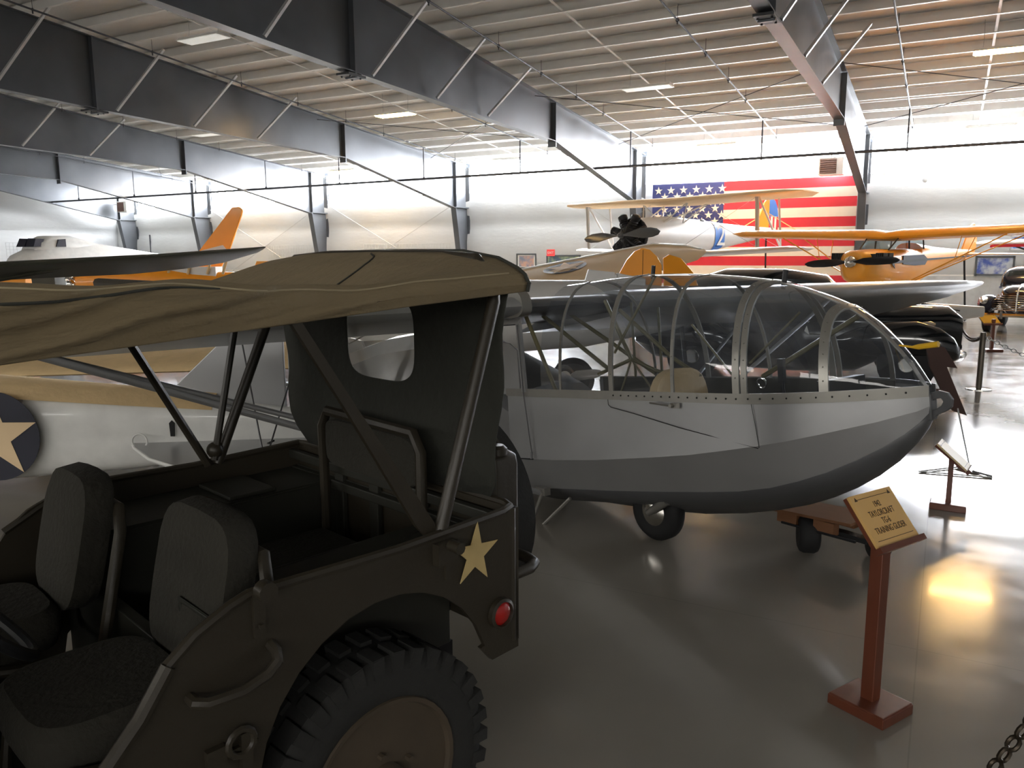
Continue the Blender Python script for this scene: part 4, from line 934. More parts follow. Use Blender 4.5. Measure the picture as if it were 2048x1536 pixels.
# --- biplane with the number 2
P_, a_ = axes(4.62, 23.1, -.743, -.669)
bp = thing('biplane', 'silver and yellow biplane numbered 2 in front of the flag', 'aircraft', P_, a_)
b = B(); wing(b, [((.25, 4.0, 3.28), (-.55, 4.0, 3.26), .02), ((.65, 3.6, 3.24), (-.95, 3.6, 3.20), .10), ((.75, 0, 3.18), (-1.0, 0, 3.14), .14), ((.65, -3.6, 3.24), (-.95, -3.6, 3.20), .10), ((.25, -4.0, 3.28), (-.55, -4.0, 3.26), .02)]); b.build('upper_wing', m_cream, bp, ang=50)
b = B(); wing(b, [((-.1, 3.9, 1.90), (-.7, 3.9, 1.88), .02), ((.30, 3.5, 1.87), (-1.1, 3.5, 1.83), .09), ((.35, .3, 1.72), (-1.15, .3, 1.68), .12)]); wing(b, [((.35, -.3, 1.72), (-1.15, -.3, 1.68), .12), ((.30, -3.5, 1.87), (-1.1, -3.5, 1.83), .09), ((-.1, -3.9, 1.90), (-.7, -3.9, 1.88), .02)]); b.build('lower_wing', m_greyp, bp, ang=50)
b = B(); b.loft([oval(x, z, w_, hu, hd, e) for x, z, w_, hu, hd, e in ((1.75, 2.25, .46, .46, .46, 2), (1.2, 2.25, .5, .5, .5, 2.2), (.3, 2.25, .46, .55, .5, 2.5), (-.8, 2.25, .44, .5, .48, 2.6), (-2.0, 2.28, .36, .40, .40, 2.6), (-3.6, 2.36, .22, .26, .26, 2.5), (-5.3, 2.45, .06, .14, .12, 2.2))]); fu = b.build('fuselage', m_greyp, bp, ang=50)
b = B(); b.loft([oval(x, z, w_*1.012, hu*1.012, hd*1.012, e) for x, z, w_, hu, hd, e in ((-1.45, 2.265, .405, .455, .445, 2.6), (-2.0, 2.28, .36, .40, .40, 2.6))], True, False); b.build('number_band', m_blue, fu)['label'] = 'blue band with the white number 2'
cu_ = bpy.data.curves.new('n', 'FONT'); cu_.body = '2'; cu_.size = .85; cu_.align_x = 'CENTER'; cu_.align_y = 'CENTER'; cu_.extrude = .004
text_mesh(cu_, 'number', fu, Matrix(((-1, 0, .08, -1.72), (.08, .0, 1, .412), (0, 1, 0, 2.26), (0, 0, 0, 1))), m_white)
for x in (-.15, -1.0):
    b = B(); b.torus((x, 0, 2.70), .24, .03, (.12, 0, 1), 20, 6); b.lathe([(.22, .0), (.2, -.02), (.001, -.03)], 20, (x, 0, 2.70), (.12, 0, 1)); b.build('cockpit_rim', m_dark, fu)
    b = B(); b.sheet([[(x+.42+.0*k, -.22+.11*k, 2.72), (x+.30, -.18+.09*k, 2.93)] for k in range(5)]); b.build('windscreen', m_glassd, fu)
en = B(); en.torus((1.78, 0, 2.25), .44, .05, (1, 0, 0), 24, 8); en.lathe([(.40, 1.6), (.42, 1.75), (.30, 1.9)], 20, (0, 0, 2.25), (1, 0, 0)); en.lathe([(.25, 1.75), (.3, 1.95), (.2, 2.15), (.1, 2.2), (.001, 2.22)], 18, (0, 0, 2.25), (1, 0, 0))
for k in range(7):
    a = 2*pi*k/7+.22; d = Vector((0, cos(a), sin(a))); c0 = Vector((1.98, 0, 2.25))
    en.lathe([(.11, .2), (.12, .28), (.10, .30), (.12, .33), (.10, .36), (.12, .39), (.10, .42), (.13, .46), (.13, .56), (.07, .60)], 10, c0, d)
    en.tube([c0+d*.55+Vector((.05, 0, 0)), c0+d*.3+Vector((.22, 0, 0)), c0+Vector((.2, 0, 0))+d*.1], .02, 5); en.tube([c0+d*.5+Vector((-.1, 0, 0)), c0+d*.3+Vector((-.3, 0, 0))], .03, 6)
eo = en.build('radial_engine', m_engine, bp)
def prop(parent, c_, L_, ax=(1, 0, 0), ang=0.0, mt=None, tip=None, wd=.11):
    c_ = Vector(c_); ax = Vector(ax).normalized(); u = ax.cross(Vector((0, 0, 1))).normalized(); v = ax.cross(u); d = u*cos(ang)+v*sin(ang); e = ax.cross(d)
    b = B()
    for sg in (-1, 1):
        R = []
        for f, w_, tw in ((.04, .04, 1.0), (.15, .05, .9), (.3, .09, .7), (.55, wd, .5), (.8, wd*.85, .35), (.94, wd*.55, .3), (1.0, .01, .3)):
            x = e*sg*cos(tw)+ax*sin(tw); y = x.cross(d)
            R.append([c_+d*sg*L_/2*f+x*w_*cos(q)+y*.016*sin(q) for q in (0, pi/4, pi/2, 3*pi/4, pi, 5*pi/4, 3*pi/2, 7*pi/4)])
        b.loft(R)
    b.lathe([(.07, -.06), (.07, .05), (.04, .10), (.001, .12)], 14, c_, ax)
    return b.build('propeller', mt or m_dark, parent, ang=50)
prop(bp, (2.32, 0, 2.25), 2.6, ang=.06, mt=mat('propeller_grey', (90, 92, 94), .35, .5), wd=.15)
for sg in (-1, 1):
    b = B(); y = sg*2.9
    for p0, p1 in (((.35, y+.0, 1.92), (.45, y, 3.20)), ((-.75, y, 1.9), (-.55, y, 3.17)), ((-.75, y, 1.9), (.45, y, 3.20)), ((.35, y-.06, 1.92), (.45, y-.06, 3.2))): b.tube([p0, p1], .03, 6)
    b.build('interplane_strut', m_greyp, bp)
for sg in (-1, 1):
    for x0, x1 in ((.95, .45), (.95, -.5), (.1, .45), (.1, -.5)):
        b = B(); b.tube([(x0, sg*.36, 2.6), (x1, sg*.75, 3.14)], .02, 6); b.build('cabane_strut', m_greyp, bp)
for sg in (-1, 1):
    for p0, p1 in (((.4, sg*.3, 1.8), (.45, sg*2.85, 3.18)), ((.4, sg*.5, 3.14), (.35, sg*2.85, 1.93)), ((-.7, sg*.5, 3.12), (-.75, sg*2.85, 1.92))):
        b = B(); b.tube([p0, p1], .005, 4); b.build('flying_wire', m_rod, bp)
b = B(); b.prism([(-4.25, 2.5), (-4.45, 2.95), (-4.72, 3.4), (-4.95, 3.55), (-5.0, 3.55), (-5.0, 2.4)], ((0, -.02, 0), (1, 0, 0), (0, 0, 1), (0, 1, 0)), .04); b.build('tail_fin', m_orange, bp, smooth=False)
b = B(); rp = [(-5.0, 2.3), (-5.0, 3.55), (-5.15, 3.55), (-5.35, 3.45), (-5.5, 3.25), (-5.58, 3.0)]; b.prism([(-5.0, 2.95), (-5.0, 3.55), (-5.15, 3.55), (-5.35, 3.45), (-5.5, 3.25), (-5.57, 2.95)], ((0, -.02, 0), (1, 0, 0), (0, 0, 1), (0, 1, 0)), .04); ru = b.build('rudder', m_blue, bp, smooth=False)
for k in range(5):
    b = B(); b.prism([(-5.0-.114*k, 2.3), (-5.0-.114*k, 2.95), (-5.0-.114*(k+1), 2.95), (-5.0-.114*(k+1), 2.3)], ((0, -.02, 0), (1, 0, 0), (0, 0, 1), (0, 1, 0)), .04); b.build('rudder_stripe', m_fr if k % 2 == 0 else m_fw, ru, smooth=False)
b = B(); wing(b, [((-4.4, -1.5, 2.46), (-5.3, -1.5, 2.46), .02), ((-4.1, 0, 2.46), (-5.35, 0, 2.46), .05), ((-4.4, 1.5, 2.46), (-5.3, 1.5, 2.46), .02)]); b.build('tailplane', m_orange, bp)
b = B(); b.tube([(-4.9, .03, 3.05), (-4.8, 1.1, 2.48)], .015, 5); b.tube([(-4.9, -.03, 3.05), (-4.8, -1.1, 2.48)], .015, 5); b.build('tail_brace', m_cream, bp)
for sg in (-1, 1):
    b = B(); b.tube([(.9, sg*.3, 1.8), (.95, sg*.8, .42)], .04, 8); b.tube([(.1, sg*.3, 1.78), (.95, sg*.8, .42)], .03, 8); b.build('landing_gear_leg', m_orange, bp)
    b = B(); b.lathe([(.15, -.08), (.33, -.09), (.42, -.05), (.42, .05), (.33, .09), (.15, .08)], 24, (.95, sg*.93, .42), (0, 1, 0)); b.build('wheel', m_black, bp)
b = B(); b.tube([(-4.9, 0, 2.35), (-5.0, 0, .2)], .03, 6); b.lathe([(.05, -.05), (.17, -.05), (.2, 0), (.17, .05), (.05, .05)], 16, (-5.0, 0, .2), (0, 1, 0)); b.build('tail_support', m_dark, bp)

# --- high wing yellow monoplane
P_, a_ = axes(8.25, 17.5, -.73, -.68)
cub = thing('high_wing_aircraft', 'yellow high wing light aircraft with black propeller right of the flag', 'aircraft', P_, a_)
b = B(); b.loft([oval(x, z, w_, hu, hd, e) for x, z, w_, hu, hd, e in ((1.95, 1.55, .2, .22, .30, 2.5), (1.85, 1.55, .30, .26, .38, 2.8), (1.2, 1.52, .36, .32, .45, 3), (.75, 1.50, .38, .34, .50, 3.5), (.0, 1.50, .38, .34, .52, 3.5), (-.75, 1.50, .36, .36, .48, 3), (-.80, 1.52, .34, .46, .45, 3), (-2.0, 1.6, .26, .30, .30, 2.6), (-3.6, 1.68, .14, .17, .17, 2.4), (-4.8, 1.74, .04, .10, .08, 2.2))]); fu = b.build('fuselage', m_cubyel, cub, ang=45)
b = B(); wing(b, [((.35, 3.75, 2.24), (-.85, 3.75, 2.22), .02), ((.62, 3.4, 2.20), (-.95, 3.4, 2.16), .13), ((.66, .3, 2.10), (-.95, .3, 2.06), .17), ((.66, 0, 2.08), (-.95, 0, 2.04), .14), ((.66, -.3, 2.10), (-.95, -.3, 2.06), .17), ((.62, -3.4, 2.20), (-.95, -3.4, 2.16), .13), ((.35, -3.75, 2.24), (-.85, -3.75, 2.22), .02)]); b.build('wing', m_cubyel, cub, ang=50)
b = B(); b.sheet([[(1.0, -.30, 1.82), (1.0, .30, 1.82)], [(.55, -.30, 2.1), (.55, .30, 2.1)]]); b.sheet([[(1.0, .31, 1.82), (.55, .33, 2.1)], [(-.7, .36, 1.84), (-.7, .33, 2.1)]]); b.sheet([[(1.0, -.31, 1.82), (.55, -.33, 2.1)], [(-.7, -.36, 1.84), (-.7, -.33, 2.1)]]); b.build('cabin_glass', m_glassd, cub)
b = B()
for sg in (-1, 1):
    for p0, p1 in (((1.0, sg*.3, 1.82), (.55, sg*.33, 2.1)), ((.1, sg*.36, 1.84), (.1, sg*.34, 2.1)), ((-.7, sg*.36, 1.84), (-.7, sg*.33, 2.1)), ((.55, sg*.33, 2.1), (-.7, sg*.33, 2.1))): b.tube([p0, p1], .016, 5)
b.build('cabin_frame', m_dark, cub)
for sg in (-1, 1):
    b = B(); b.prism([(-.15, 1.55), (.5, 1.58), (.5, 1.76), (-.6, 1.78), (-.85, 1.68), (-.7, 1.56)], ((-.05, sg*.374, -.06), (1, 0, 0), (0, 0, 1), (0, 1, 0)), sg*.02); b.build('side_window', m_navy, fu, smooth=False)
b = B(); b.box((1.55, 0, 1.66), (.42, .95, .16)); 
for sg in (-1, 1):
    for x in (1.4, 1.68):
        for k in range(5): b.box((x, sg*(.38+.035*k), 1.66), (.2, .012, .2))
b.build('engine_cylinder', m_engine, cub, smooth=False)
prop(cub, (2.06, 0, 1.58), 1.9, ang=.05, mt=m_engine, wd=.09)
b = B(); b.lathe([(.12, 0), (.10, .08), (.05, .14), (.001, .16)], 16, (2.06, 0, 1.58), (1, 0, 0)); b.build('spinner', m_chrome, cub)
for sg in (-1, 1):
    b = B(); b.prism([(1.1, 1.62), (.95, 1.52), (1.02, 1.54), (.85, 1.44), (.9, 1.54), (-4.0, 1.68), (-4.0, 1.70), (.9, 1.60)], ((0, sg*.385, 0), (1, 0, 0), (0, 0, 1), (0, 1, 0)), .012*sg); b.build('lightning_stripe', m_dark, fu, smooth=False)
for sg in (-1, 1):
    b = B(); b.tube([(.5, sg*.35, 1.06), (.55, sg*2.3, 2.11)], .014, 6); b.tube([(.45, sg*.35, 1.06), (-.5, sg*2.3, 2.09)], .014, 6); b.tube([(.52, sg*1.4, 1.62), (.5, sg*1.5, 2.1)], .008, 5); b.tube([(0, sg*1.4, 1.6), (-.3, sg*1.5, 2.1)], .008, 5); b.build('wing_strut', m_cubyel, cub)
    b = B(); b.tube([(.9, sg*.3, 1.06), (.95, sg*.75, .22)], .03, 6); b.tube([(.3, sg*.3, 1.02), (.95, sg*.75, .22)], .02, 6); b.build('landing_gear_leg', m_cubyel, cub)
    b = B(); b.lathe([(.08, -.08), (.2, -.1), (.25, 0), (.2, .1), (.08, .08)], 20, (.95, sg*.85, .25), (0, 1, 0)); b.build('wheel', m_black, cub)
b = B(); b.prism([(-4.1, 1.8), (-4.35, 2.1), (-4.6, 2.42), (-4.85, 2.5), (-5.05, 2.42), (-5.15, 2.2), (-5.15, 1.9), (-4.95, 1.65)], ((0, -.02, 0), (1, 0, 0), (0, 0, 1), (0, 1, 0)), .04); b.build('tail_fin', m_cubyel, cub, bevel=.01)
b = B(); wing(b, [((-4.2, -1.4, 1.72), (-4.9, -1.4, 1.72), .02), ((-4.0, 0, 1.72), (-5.0, 0, 1.72), .04), ((-4.2, 1.4, 1.72), (-4.9, 1.4, 1.72), .02)]); b.build('tailplane', m_cubyel, cub)
b = B(); b.tube([(-4.4, 0, 1.6), (-4.8, 0, .12)], .025, 6); b.lathe([(.03, -.03), (.1, -.03), (.12, 0), (.1, .03), (.03, .03)], 14, (-4.8, 0, .12), (0, 1, 0)); b.build('tail_wheel', m_dark, cub)

# --- red and white wing behind, at the far right
P_ = V2W(14.2, 21.2); t = thing('small_aircraft', 'red and white light aircraft wing at the far right behind the yellow one', 'aircraft', P_, YAW)
b = B(); wing(b, [((-2.1, 0, 1.98), (-1.9, .9, 1.98), .02), ((-1.7, -.1, 1.98), (-1.6, 1.1, 1.98), .10), ((2.6, -.1, 2.06), (2.6, 1.2, 2.02), .14)]); b.build('wing', m_white2, t, ang=50)
b = B(); b.loft([[(x, -.13, z-.07), (x, -.13, z-.0), (x, -.02, z+.0), (x, -.0, z-.07)] for x, z in ((-1.7, 1.96), (2.6, 2.02))]); b.build('wing_edge', m_fr, t, smooth=False)
b = B(); b.loft([oval(x, 1.3, w_, .5, .5, 2.6) for x, w_ in ((1.6, .4), (3.4, .4))]); b.build('fuselage', m_white2, t)
b = B(); b.tube([(2.0, 0, .9), (2.0, 0, .25)], .04, 6); b.lathe([(.1, -.06), (.22, -.07), (.25, 0), (.22, .07), (.1, .06)], 18, (2.0, 0, .25), (1, 0, 0)); b.tube([(-1.0, .2, 1.95), (1.8, .1, 1.0)], .025, 6); b.build('landing_gear', m_dark, t)

# --- silver tapered aircraft tail boom low down at right
P_, a_ = axes(7.3, 14.2, .93, -.1)
t = thing('aircraft_fuselage', 'silver tapered aircraft rear fuselage low between the black car and truck', 'aircraft', P_, a_)
b = B(); b.loft([oval(x, z, w_, h, h, 2.8) for x, z, w_, h in ((-2.6, .82, .42, .42), (-.7, .68, .30, .25), (.4, .70, .17, .16), (1.0, .73, .06, .09))]); b.build('fuselage', m_greyp, t)
b = B(); b.tube([(.5, 0, .6), (.6, 0, .1)], .02, 6); b.lathe([(.03, -.03), (.09, -.03), (.1, 0), (.09, .03), (.03, .03)], 14, (.6, 0, .1), (0, 1, 0)); b.box((-1.8, 0, .2), (.1, .6, .42)); b.build('tail_wheel', m_dark, t)

# --- black staff car
P_, a_ = axes(4.05, 11.3, .93, -.37)
m_carb = mat('black_car_paint', (16, 18, 22), .12, 0, nscale=2, namt=.05, coat=1.0)
car = thing('staff_car', 'black forties sedan with a white star on its door behind the glider canopy', 'car', P_, a_)
b = B(); b.loft([oval(x, z, w_, hu, hd, e) for x, z, w_, hu, hd, e in ((-2.3, .75, .35, .1, .3, 2.5), (-2.0, .8, .6, .25, .55, 2.8), (-1.2, .85, .72, .3, .68, 3.8), (0, .85, .76, .25, .70, 4.5), (.75, .85, .68, .22, .68, 4), (1.3, .85, .48, .24, .4, 2.6), (1.85, .83, .34, .24, .42, 2.4), (2.02, .78, .24, .15, .36, 2.4))]); bd = b.build('body', m_carb, car, ang=50)
b = B(); b.loft([oval(x, z, w_, hu, .35, e) for x, z, w_, hu, e in ((-1.95, .95, .45, .1, 2.4), (-1.6, 1.0, .58, .36, 2.5), (-1.0, 1.05, .63, .50, 2.8), (-.2, 1.05, .64, .50, 3), (.35, 1.05, .62, .42, 3), (.62, 1.0, .58, .2, 3), (.82, .95, .52, .08, 3))]); b.build('roof', m_carb, car, ang=50)
for sg in (-1, 1):
    b = B(); b.prism([(-1.3, 1.12), (-1.15, 1.40), (-.45, 1.43), (-.45, 1.12)], ((0, sg*.635, 0), (1, 0, 0), (0, 0, 1), (0, 1, 0)), sg*.012); b.prism([(-.35, 1.12), (-.35, 1.43), (.15, 1.40), (.42, 1.12)], ((0, sg*.635, 0), (1, 0, 0), (0, 0, 1), (0, 1, 0)), sg*.012)
    b.build('side_window', m_glassd, car, smooth=False)
b = B()
for sg in (-1, 1):
    for z in (1.08, .70): b.tube([(-1.8, sg*.70, z), (.2, sg*.735, z), (1.0, sg*.60, z)], .008, 5)
b.tube([(.7, 0, 1.11), (1.5, 0, 1.10), (2.0, 0, 1.0)], .012, 6); b.tube([(1.75, -.7, .42), (1.98, -.4, .42), (2.08, 0, .42), (1.98, .4, .42), (1.75, .7, .42)], .05, 8); b.build('chrome_trim', m_chrome, car)
for sg in (-1, 1):
    for cxx, rr in ((1.35, .44), (-1.35, .42)):
        b = B(); b.loft([oval(cxx+dx*rr/.44, z, w_, hu, hd, 2.4, yc=sg*.66) for dx, z, w_, hu, hd in ((-.85, .62, .06, .06, .1), (-.6, .64, .13, .16, .2), (-.25, .62, .17, .26, .2), (.1, .60, .18, .30, .16), (.35, .58, .17, .25, .16), (.52, .54, .13, .16, .14), (.60, .50, .06, .07, .07))]); b.build('fender', m_carb, car, ang=60)
        b = B(); b.lathe([(.17, -.08), (.28, -.10), (.345, -.07), (.345, .07), (.28, .10), (.17, .08)], 28, (cxx, sg*.70, .345), (0, 1, 0)); wo = b.build('wheel', m_black, car)
        b = B(); b.lathe([(.001, .09*sg), (.09, .09*sg), (.11, .07*sg), (.17, .06*sg)], 20, (cxx, sg*.70, .345), (0, 1, 0)); b.build('hub_cap', m_chrome, wo)
for sg in (-1, 1):
    b = B(); b.lathe([(.001, .06), (.07, .05), (.09, 0), (.08, -.1)], 16, (1.62, sg*.50, .80), (1, 0, 0)); b.build('head_lamp', m_chrome, car)
b = B(); pts = star(.21); b.prism(pts, ((.05, -.738, .86), (1, 0, 0), (0, 0, 1), (0, -1, 0)), .006); b.build('star_marking', m_white, car, smooth=False)['label'] = 'white star on the front door'

# --- dark truck front at the far right
P_, a_ = axes(11.78, 18.37, -.65, -.76)
tr = thing('pickup_truck', 'dark blue vintage truck with a chrome grille facing the camera', 'truck', P_, a_)
tr.scale = (.82, .82, .82)
m_trk = mat('dark_blue_paint', (22, 24, 44), .15, 0, namt=.05, coat=1.0)
b = B(); b.loft([oval(x, z, w_, hu, hd, e) for x, z, w_, hu, hd, e in ((-1.6, 1.0, .8, .3, .6, 4), (-.2, 1.0, .75, .3, .6, 4), (.9, .98, .50, .30, .5, 3), (1.35, .94, .42, .28, .45, 2.6), (1.5, .88, .32, .2, .4, 2.5))]); b.build('body', m_trk, tr, ang=50)
b = B(); b.loft([oval(x, 1.25, w_, hu, .3, 3.5) for x, w_, hu in ((-1.6, .68, .35), (-1.4, .72, .50), (-.6, .74, .52), (-.2, .7, .42), (.05, .66, .1))]); b.build('cab', m_trk, tr, ang=50)
b = B(); b.prism([(-.56, 1.32), (.56, 1.32), (.48, 1.64), (-.48, 1.64)], ((-.05, 0, 0), (0, 1, 0), (-.25, 0, 1), (1, 0, 0)), .35); b.build('windscreen', m_glassd, tr, smooth=False)
b = B()
for k in range(8): b.tube([(1.42-.05, -.62+.02*k, .62+.055*k), (1.52, -.3, .62+.055*k), (1.55, 0, .62+.055*k), (1.52, .3, .62+.055*k), (1.37, .62-.02*k, .62+.055*k)], .014, 6)
b.tube([(1.56, 0, .6), (1.54, 0, 1.05), (1.3, 0, 1.24), (.6, 0, 1.29)], .03, 6); b.build('grille', m_chrome, tr)
b = B(); b.tube([(1.5, -.92, .50), (1.68, -.6, .50), (1.72, 0, .50), (1.68, .6, .50), (1.5, .92, .50)], .055, 8)
for y in (-.3, .3): b.box((1.75, y, .50), (.04, .06, .2))
b.build('bumper', m_chrome, tr)
for sg in (-1, 1):
    b = B(); b.loft([oval(x, z, w_, hu, hd, 2.6, yc=sg*.72) for x, z, w_, hu, hd in ((.35, .70, .12, .1, .1), (.7, .78, .20, .18, .25), (1.1, .80, .23, .22, .25), (1.45, .78, .21, .20, .25), (1.55, .76, .14, .14, .18))]); b.build('fender', m_trk, tr, ang=50)
    b = B(); b.lathe([(.001, .05), (.09, .04), (.11, 0), (.1, -.08)], 18, (1.55, sg*.76, .86), (1, 0, 0)); b.build('head_lamp', m_chrome, tr)
    for x in (1.05, -1.2):
        b = B(); b.lathe([(.18, -.08), (.30, -.1), (.37, -.07), (.37, .07), (.30, .1), (.18, .08)], 26, (x, sg*.72, .37), (0, 1, 0)); b.lathe([(.001, sg*.05), (.18, sg*.05)], 18, (x, sg*.72, .37), (0, 1, 0)); b.build('wheel', m_black, tr)

# --- cream wing with star insignia, raised behind the glider
A0, B0 = V2W(-.9, 12.4, 1.30), V2W(2.43, 14.2, 1.94)
cw_t = thing('low_wing_trainer', 'cream low wing trainer with a star on its raised wing, behind the glider', 'aircraft', V2W(-1.2, 11.6))
o_ = V2W(-1.2, 11.6)
def cwv(l, f, z): return Vector(V2W(l, f, z))
secs = [((-1.0, 9.9, 1.10), (-1.0, 12.2, 1.32)), ((.15, 10.7, 1.22), (.15, 12.6, 1.52)), ((2.3, 12.0, 1.52), (2.45, 14.1, 1.93)), ((2.9, 12.6, 1.66), (2.95, 13.7, 1.89)), ((3.15, 13.1, 1.78), (3.15, 13.4, 1.82))]
b = B(o_); R = []
for (n_, f_) in secs:
    n_, f_ = cwv(*n_), cwv(*f_); up = Vector((0, 0, -.05)); R.append([n_, (n_+f_)/2+Vector((0, 0, .035)), f_, (n_+f_)/2+up])
b.loft(R); b.build('wing', m_cream, cw_t, ang=50)
b = B(o_); b.tube([cwv(*f_)+Vector((0, 0, .0)) for _, f_ in secs], .022, 6); b.build('wing_edge', m_white2, cw_t)
def onw(a, c_):   # a 0..1 along, c 0..1 chord (near->far) on the second panel
    n_ = cwv(*secs[1][0]).lerp(cwv(*secs[2][0]), a); f_ = cwv(*secs[1][1]).lerp(cwv(*secs[2][1]), a)
    m_ = (n_+f_)/2+Vector((0, 0, .035)); return (n_.lerp(m_, c_*2) if c_ < .5 else m_.lerp(f_, c_*2-1))+Vector((-.0, -.004, .008))
cen, ua, ub = (.30, .66), .155, .24
b = B(o_); b.add([onw(cen[0]+ua*cos(2*pi*k/28), cen[1]+ub*sin(2*pi*k/28)) for k in range(28)], [tuple(range(28))]); b.build('insignia_disc', m_navy, cw_t, smooth=False)
b = B(o_); b.add([onw(cen[0]+ua*p[0], cen[1]+ub*p[1])+Vector((0, 0, .006)) for p in star(1.0)], [tuple(range(10))]); b.build('insignia_star', m_cream, cw_t, smooth=False)
b = B(o_); R = [[cwv(l, f+dy, z+dz) for dy, dz in ((-.5, -.35), (-.4, .1), (0, .28), (.4, .1), (.5, -.35), (0, -.5))] for l, f, z in ((-2.6, 11.0, .95), (-1.2, 11.3, 1.0), (-.6, 11.4, .95))]; b.loft(R); b.build('fuselage', m_greyp, cw_t)
b = B(o_)
for l in (-2.2, -.9): b.tube([cwv(l, 11.2, .6), cwv(l, 11.2, .25)], .04, 6); b.lathe([(.1, -.07), (.22, -.08), (.25, 0), (.22, .08), (.1, .07)], 18, cwv(l, 11.2, .25), (1, 0, 0))
b.build('landing_gear', m_dark, cw_t)
# silver headrest fairing / windscreen piece and orange tail of a second trainer
P_, a_ = axes(1.95, 10.6, .55, -.83)
yt = thing('trainer_aircraft', 'silver trainer with a rounded yellow tail rising above the glider canopy', 'aircraft', P_, YAW)
b = B(); b.loft([oval(x, z, w_, h, h, 2.6) for x, z, w_, h in ((-3.4, .95, .42, .42), (-2.0, .95, .46, .48), (-1.0, .98, .42, .44), (.2, 1.05, .25, .28), (.7, 1.1, .12, .16))]); b.build('fuselage', m_greyp, yt)
b = B(); b.prism([(x-.36, 1.15+(z-1.15)*1.12) for x, z in ((-.28, 1.15), (-.2, 1.42), (-.08, 1.62), (.02, 1.72), (.12, 1.76), (.22, 1.74), (.32, 1.66), (.38, 1.56), (.40, 1.15))], ((0, 0, 0), (1, 0, 0), (0, 0, 1), (0, 1, 0)), .05); b.build('tail_fin', m_orange, yt, bevel=.01, smooth=False)
b = B(); b.tube([(-.23, -.006, 1.2), (-.23, -.006, 1.81)], .003, 4); b.build('hinge_line', m_dark, yt)
b = B(); b.prism([(0, 0), (.46, 0), (.40, .14), (.24, .30), (.08, .34), (0, .30)], ((.05, .0, 1.34), (1, .1, 0), (0, .35, 1.2), (0, -1, 0)), .04); b.build('elevator', m_orange, yt, bevel=.008, smooth=False)
b = B(); b.prism([(-1.02, 1.32), (-.95, 1.56), (-.60, 1.52), (-.58, 1.3)], ((0, -.1, 0), (1, 0, 0), (0, 0, 1), (0, 1, 0)), .1); b.prism([(-.57, 1.3), (-.58, 1.515), (-.2, 1.44), (-.2, 1.3)], ((0, -.1, 0), (1, 0, 0), (0, 0, 1), (0, 1, 0)), .1); b.box((-.59, -.11, 1.44), (.03, .02, .12)); b.build('headrest_fairing', m_greyp, yt, smooth=False, bevel=.01)
b = B(); b.lathe([(.1, -.08), (.22, -.1), (.26, 0), (.22, .1), (.1, .08)], 20, (-2.0, -.65, .26), (0, 1, 0)); b.lathe([(.1, -.08), (.22, -.1), (.26, 0), (.22, .1), (.1, .08)], 20, (-2.0, .65, .26), (0, 1, 0)); b.tube([(-2.0, -.62, .3), (-2.0, -.2, .7)], .04, 6); b.tube([(-2.0, .62, .3), (-2.0, .2, .7)], .04, 6); b.tube([(.3, 0, .85), (.4, 0, .08)], .03, 6); b.build('landing_gear', m_dark, yt)
# display propeller and tyre seen through the canopy
P_ = V2W(.60, 9.0); t = thing('engine_display', 'small engine with a pale two-blade propeller seen through the canopy', 'engine', P_, YAW)
b = B(); b.box((0, .15, .16), (.3, .3, .32)); b.lathe([(.10, -.02), (.12, .1), (.1, .25)], 16, (0, .0, .38), (0, 1, 0)); b.build('engine_block', m_engine, t, smooth=False)
p_ = prop(t, (0, -.05, .38), .85, (0, -1, .0), .12, m_greyp, wd=.07)
t = thing('spare_tyre', 'dark tyre standing behind the small display engine', 'tyre', V2W(.74, 9.6), YAW); b = B(); b.lathe([(.12, -.05), (.2, -.07), (.26, -.04), (.26, .04), (.2, .07), (.12, .05)], 24, (0, 0, .26), (0, 1, 0)); b.build('tyre', m_black, t)

# --- white tail with star at left, between jeep and glider
P_ = V2W(-3.74, 6.0); st_ = thing('star_marked_aircraft', 'silver-white aircraft tail with a blue star roundel behind the jeep', 'aircraft', P_, YAW)
b = B(); b.loft([oval(x, (zt+zb)/2, w_, (zt-zb)/2, (zt-zb)/2, 3.2) for x, zt, zb, w_ in ((-3.0, .98, .02, .48), (-1.5, .90, .04, .42), (-.2, .82, .08, .34), (.9, .73, .16, .24), (1.7, .66, .24, .14), (2.35, .58, .34, .05))]); b.build('fuselage', m_white2, st_, ang=50)
b = B(); b.loft([[(x, y, z) for y, z in ((-w_*.92, zt-.06), (-w_*.6, zt+.02), (0, zt+.05), (w_*.6, zt+.02), (w_*.92, zt-.06))] for x, zt, w_ in ((-3.0, .98, .48), (-.2, .82, .34), (.9, .73, .24), (1.5, .68, .16))], True, True); b.build('top_deck', m_tan2 if 'm_tan2' in globals() else m_cush, st_, ang=50)
b = B(); b.prism([(1.0, .70), (1.12, .72), (1.62, 1.18), (1.75, 1.28), (2.02, 1.34), (2.02, .5), (1.6, .5)], ((0, -.015, 0), (1, 0, 0), (0, 0, 1), (0, 1, 0)), .03); b.build('tail_fin', m_silver, st_, smooth=False, bevel=.006)
b = B(); b.prism([(2.05, 1.34), (2.3, 1.28), (2.42, 1.1), (2.45, .6), (2.3, .3), (2.05, .3)], ((0, -.015, 0), (1, 0, 0), (0, 0, 1), (0, 1, 0)), .03); b.build('rudder', m_silver, st_, smooth=False, bevel=.006)
b = B(); R = [(.92, -.20), (1.0, -.34), (1.25, -.66), (1.5, -.86), (1.85, -.98), (2.3, -1.0), (2.4, -.5), (2.4, -.05), (.95, -.05)]
